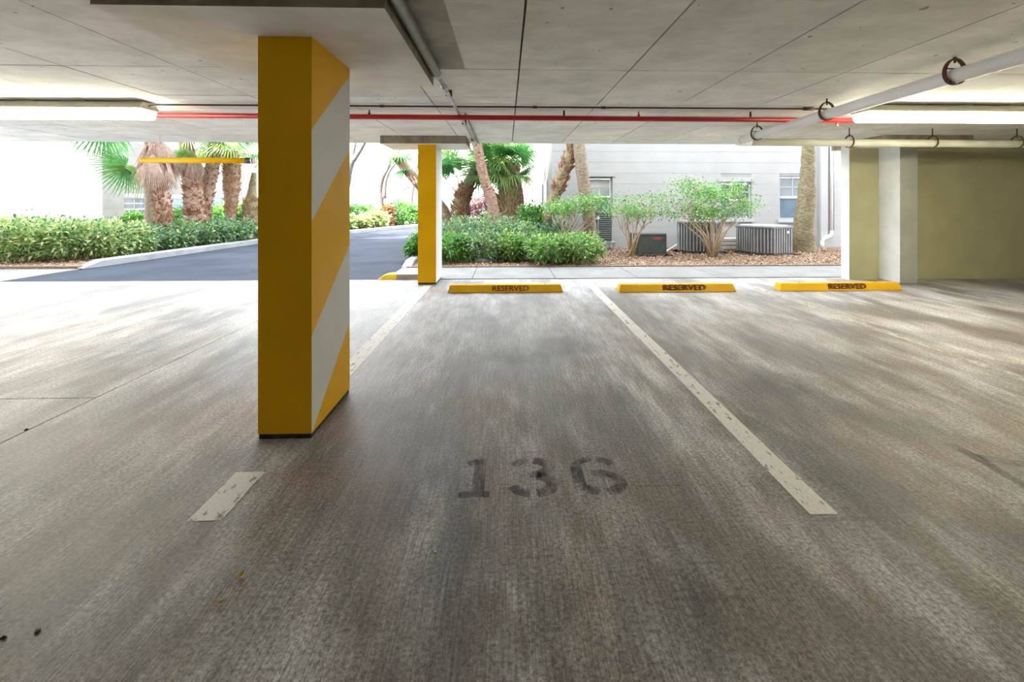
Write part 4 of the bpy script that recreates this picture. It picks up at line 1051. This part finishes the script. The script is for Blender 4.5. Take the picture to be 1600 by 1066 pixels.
# left group
palm('smooth pale palm trunk behind the left end of the yellow bar', [(239, 372), (240, 320), (239, 270), (238, 215), (237, 160)], 13.4, [13, 11, 9.5, 9.5, 9.5], M['trunk_g'],
     fronds=[(232, 196, (-1, -0.25, -0.10), 0.9, 1.25, 0), (230, 205, (-1, 0.1, 0.0), 0.7, 1.1, 2), (234, 190, (-.9, -0.5, -0.2), 0.8, 1.2, 0), (252, 262, (-1, -0.15, -0.02), 1.0, 1.05, 0), (250, 266, (-1, 0.1, -0.12), 0.8, 0.9, 1), (240, 180, (0.2, 0.9, -.2), 0, 1.1, 0), (236, 185, (-0.5, -.7, 0.1), 0.2, 1.0, 2)], group='left palms')
palm('slender palm with a long dead frond skirt behind the yellow bar', [(254, 390), (257, 350), (254, 315), (247, 285), (243, 240), (240, 180)], 12.7, [6, 9, 10, 9, 9, 9], M['trunk_r'], boots=[(0.18, 0.55, 130)], dead=hang(247, 222, 9, 0.95) + hang(244, 195, 7, 1.0), group='left palms')
palm('stout brown shaggy palm trunk under the middle of the yellow bar', [(304, 358), (304, 320), (300, 280), (293, 240), (290, 190)], 14.2, [15, 13, 12, 10, 10], M['trunk_r'], boots=[(0.05, 0.62, 230)], dead=hang(290, 215, 8, 0.95), fronds=[(291, 262, (0.3, -0.6, 0.6), 0, 0.6, 1)], group='left palms')
palm('reddish palm trunk leaning right beside the stout shaggy one', [(315, 356), (321, 320), (330, 270), (339, 222), (344, 170)], 14.6, [8, 8.5, 9, 9, 9], M['trunk_r'], boots=[(0.1, 0.8, 90)], fronds=[(340, 205, (0.7, -0.4, -0.5), 0.1, 0.95, 1), (342, 200, (-0.6, -.5, -0.45), 0, 0.9, 1), (345, 190, (0.9, .2, -.4), 0, 1.0, 0)], group='left palms')
palm('narrow-waisted palm with shaggy leaf bases near the right end of the bar', [(362, 350), (361, 325), (362, 290), (362, 262), (361, 240)], 15.2, [6, 8, 11, 11, 8], M['trunk_r'], boots=[(0.3, 1.0, 210)], bmat=M['boot_o'], fronds=crown(361, 240, 9, 0.8, -0.1, 0.9, 0.85), group='left palms')
palm('short bulbous palm stump just left of the striped column', [(392, 352), (393, 328), (394, 300), (397, 270)], 15.6, [13, 12, 6, 3], M['trunk_moss'], boots=[(0.05, 0.6, 110)], bmat=M['boot_o'], fronds=[(398, 262, (0.6, -.3, .4), 0, 0.7, 0), (396, 250, (-0.8, -.3, .25), 0, 0.9, 1), (398, 245, (-0.5, -.6, .6), 0, 0.9, 0)], group='left palms')
# middle group
palm('slim ringed palm trunk in the middle bed, leaning left', [(772, 352), (770, 322), (757, 282), (748, 240), (742, 190), (740, 150)], 12.9, [9, 9, 8, 7.5, 7.5, 7.5], M['trunk_r'], boots=[(0.35, 0.8, 40)], blen=0.06, group='middle palms')
palm('palm with a broad fibrous stump and low crown of fan leaves', [(794, 360), (794, 335), (793, 305), (793, 275), (793, 255)], 14.9, [21, 19, 15, 10, 8], M['fibre'], boots=[(0.1, 0.95, 240)], bmat=M['fibre'],
     fronds=crown(793, 280, 17, 1.0, -0.15, 0.55, 1.1, None) + crown(793, 262, 14, 0.8, 0.2, 1.1, 1.15, 0), blen=0.3, group='middle palms')
palm('thin reddish palm trunk just right of the broad stump', [(814, 352), (811, 320), (806, 290), (803, 262)], 15.9, [9, 8, 9, 9], M['trunk_r'], boots=[(0.3, 1.0, 120)], fronds=crown(803, 250, 12, 0.9, -0.2, 0.7, 1.2), group='middle palms')
palm('forked-looking short palm with upswept leaf stalks by the slim far column', [(722, 354), (720, 330), (724, 305), (735, 282), (742, 265)], 14.2, [13, 13, 11, 8, 7], M['trunk_moss'], boots=[(0.0, 0.75, 190)],
     fronds=crown(742, 258, 14, 0.9, -0.15, 0.8, 1.1) + [(720, 300, (-0.5, -.4, 1), 0, 0.8, 0), (718, 295, (-0.2, -.5, 1), 0, 0.85, 0), (712, 300, (-0.8, .2, 1.0), 0, 0.9, 0)], group='middle palms', blen=0.22)
palm('brown palm trunk leaning hard left behind the slim far column', [(712, 358), (692, 328), (655, 288), (612, 236), (575, 190)], 15.0, [9, 8.5, 8, 7.5, 7], M['trunk_r'], boots=[(0.3, 0.9, 40)], blen=0.05, fronds=[(675, 240, (-1, -.2, -0.15), 0, 1.0, 2), (668, 252, (-1, -.1, -0.45), 0.2, 0.85, 0), (672, 235, (-.6, -.5, .1), 0, 1.0, 2)], group='middle palms')
palm('shaggy palm trunk leaning right towards the smooth grey trunk', [(846, 368), (857, 335), (873, 290), (890, 245), (903, 205), (912, 170)], 12.5, [9, 9, 9, 9, 9, 9], M['trunk_moss'], boots=[(0.38, 0.95, 130)], blen=0.2, group='middle palms')
palm('smooth tan palm trunk in front of the first window', [(925, 392), (921, 345), (914, 300), (908, 255), (904, 215), (901, 150)], 12.3, [10.5, 10, 10, 9.5, 9.5, 9.5], M['trunk_g'], group='middle palms')
palm('thick mossy palm trunk right of the condensers', [(1255, 402), (1256, 380), (1256, 350), (1260, 310), (1262, 270), (1263, 225), (1263, 150)], 12.0, [19, 15.5, 14.5, 13, 10.5, 9, 9], M['trunk_moss'])
# broadleaf trees beyond
def tree(label, Y, limbs, mat):
    b0 = at(*limbs[0][0][0], Y); root = empty('tree', (b0.x, Y, 0.05), label, 'tree')
    for i, (pts, r) in enumerate(limbs):
        W = [at(px, py, Y) for px, py in pts]
        if i == 0: W[0].z = 0.05
        path, rad = resample(W, [x*Y/F for x in r], 14); mb = MB(); mb.tube(path, rad, 9, jit=0.06); part(mb, 'trunk' if i == 0 else 'branch', mat, root, True)
    return root
tree('pale grey forked tree rising behind the striped column', 17.0, [([(533, 345), (538, 300), (544, 266), (552, 245)], [9, 8, 7, 5]), ([(548, 255), (560, 238), (572, 215), (582, 185)], [5, 4, 3.5, 3]), ([(546, 258), (552, 235), (556, 215), (560, 190)], [4, 3, 2.5, 2]), ([(542, 262), (540, 235), (545, 200)], [4, 3, 2.5]), ([(556, 244), (562, 228), (563, 205)], [3, 2, 1.5])], M['bark_pale'])
tree('twisted grey-brown tree beyond the bend', 25.0, [([(594, 338), (595, 315), (593, 295), (598, 275), (606, 262), (610, 245), (607, 228), (610, 200)], [6, 5, 4.5, 4, 3, 2.5, 2.5, 2]), ([(600, 310), (601, 290), (606, 272), (618, 255), (640, 240)], [4, 3, 2.5, 2, 1.5]), ([(610, 250), (613, 240), (610, 228)], [2, 1.5, 1.5])], M['bark'])
tree('slim grey tree just left of the slim far column', 28.0, [([(643, 335), (642, 312), (645, 292), (648, 278), (655, 240)], [3.5, 3, 3, 2.5, 2]), ([(644, 292), (636, 293), (630, 297)], [1.5, 1.2, 1])], M['bark_pale'])

# leaf litter on the right bed and under the left hedge
def litter(name, label, n, poly_fn):
    P = np.array([poly_fn() for _ in range(n)])
    d = RNG.normal(size=(n, 3)); d[:, 2] *= 0.25
    o = leaves_mesh(name, P, d, 0.055, 0.03, [M['litter_a'], M['litter_b'], M['mulch']], [0.45, 0.3, 0.25], None, (0, 0, 0))
    return tag(o, label, 'leaf litter', None, 'stuff')
litter('leaf_litter', 'dry brown leaf litter on the bed in front of the white wall', 9000, lambda: (random.uniform(-1.9, 9.5), random.uniform(9.46, 13.1), 0.035 + random.random()*0.015))
litter('leaf_litter', 'dry leaf litter under the left hedge', 4500, lambda: (lambda y: (random.uniform(-14, -9.0 + (y-9.6)*0.06), y, 0.065 + random.random()*0.015))(random.uniform(9.6, 15)))

# ------------------------------------------------------------------ bits on the garage floor
def fallen(px, py, mat, label, ln=0.036, w=0.022, rot=0.5, curl=0.012):
    p = fl(px, py); mb = MB(); vs = []; n = 6
    for i in range(n+1):
        t = i/n; ww = w*math.sin(math.pi*min(1, t*0.95+0.03))*0.5
        for s in (-1, 0, 1): vs.append((ln*(t-0.5), s*ww, 0.003 + curl*(2*t-1)**2 + abs(s)*0.005))
    fs = []
    for i in range(n):
        for s in (0, 1): fs.append((i*3+s, (i+1)*3+s, (i+1)*3+s+1, i*3+s+1))
    mb.add(vs, fs); o = mb.build('fallen_leaf', mat); o.location = p; o.rotation_euler = (0, 0, rot)
    return tag(o, label, 'leaf')
fallen(375, 904, M['leaf_drop'], 'small yellow fallen leaf on the floor, nearer the striped column', 0.036, 0.026, 1.2)
fallen(343, 945, M['leaf_drop2'], 'small tan fallen leaf on the floor, left of and below the yellow one', 0.042, 0.016, 0.3)
for px, py, r, lab in ((668, 826, 0.008, 'largest pale pebble below the number 136'), (680, 863, 0.006, 'small pale pebble nearest the camera below the number 136'), (697, 804, 0.004, 'tiny pale pebble just below the digit 1'), (743, 869, 0.004, 'tiny pale chip right of the small pebble')):
    p = fl(px, py); bm = bmesh.new(); bmesh.ops.create_icosphere(bm, subdivisions=2, radius=r)
    for v in bm.verts: v.co *= random.uniform(0.75, 1.15); v.co.z *= 0.7
    me = bpy.data.meshes.new('pebble'); bm.to_mesh(me); bm.free(); me.materials.append(M['pebble'])
    o = bpy.data.objects.new('pebble', me); COL.objects.link(o); o.location = (p.x, p.y, r*0.5); tag(o, lab, 'pebble')
for px, py, lab in ((41, 672, 'black grit speck on the floor at the left edge, upper'), (58, 988, 'black grit speck low at the left frame edge'), (5, 998, 'black grit crumb at the very left edge')):
    p = fl(px, py); bm = bmesh.new(); bmesh.ops.create_icosphere(bm, subdivisions=1, radius=0.010)
    for v in bm.verts: v.co *= random.uniform(0.6, 1.2); v.co.z *= 0.6
    me = bpy.data.meshes.new('grit'); bm.to_mesh(me); bm.free(); me.materials.append(M['soot'])
    o = bpy.data.objects.new('grit', me); COL.objects.link(o); o.location = (p.x, p.y, 0.003); tag(o, lab, 'grit')
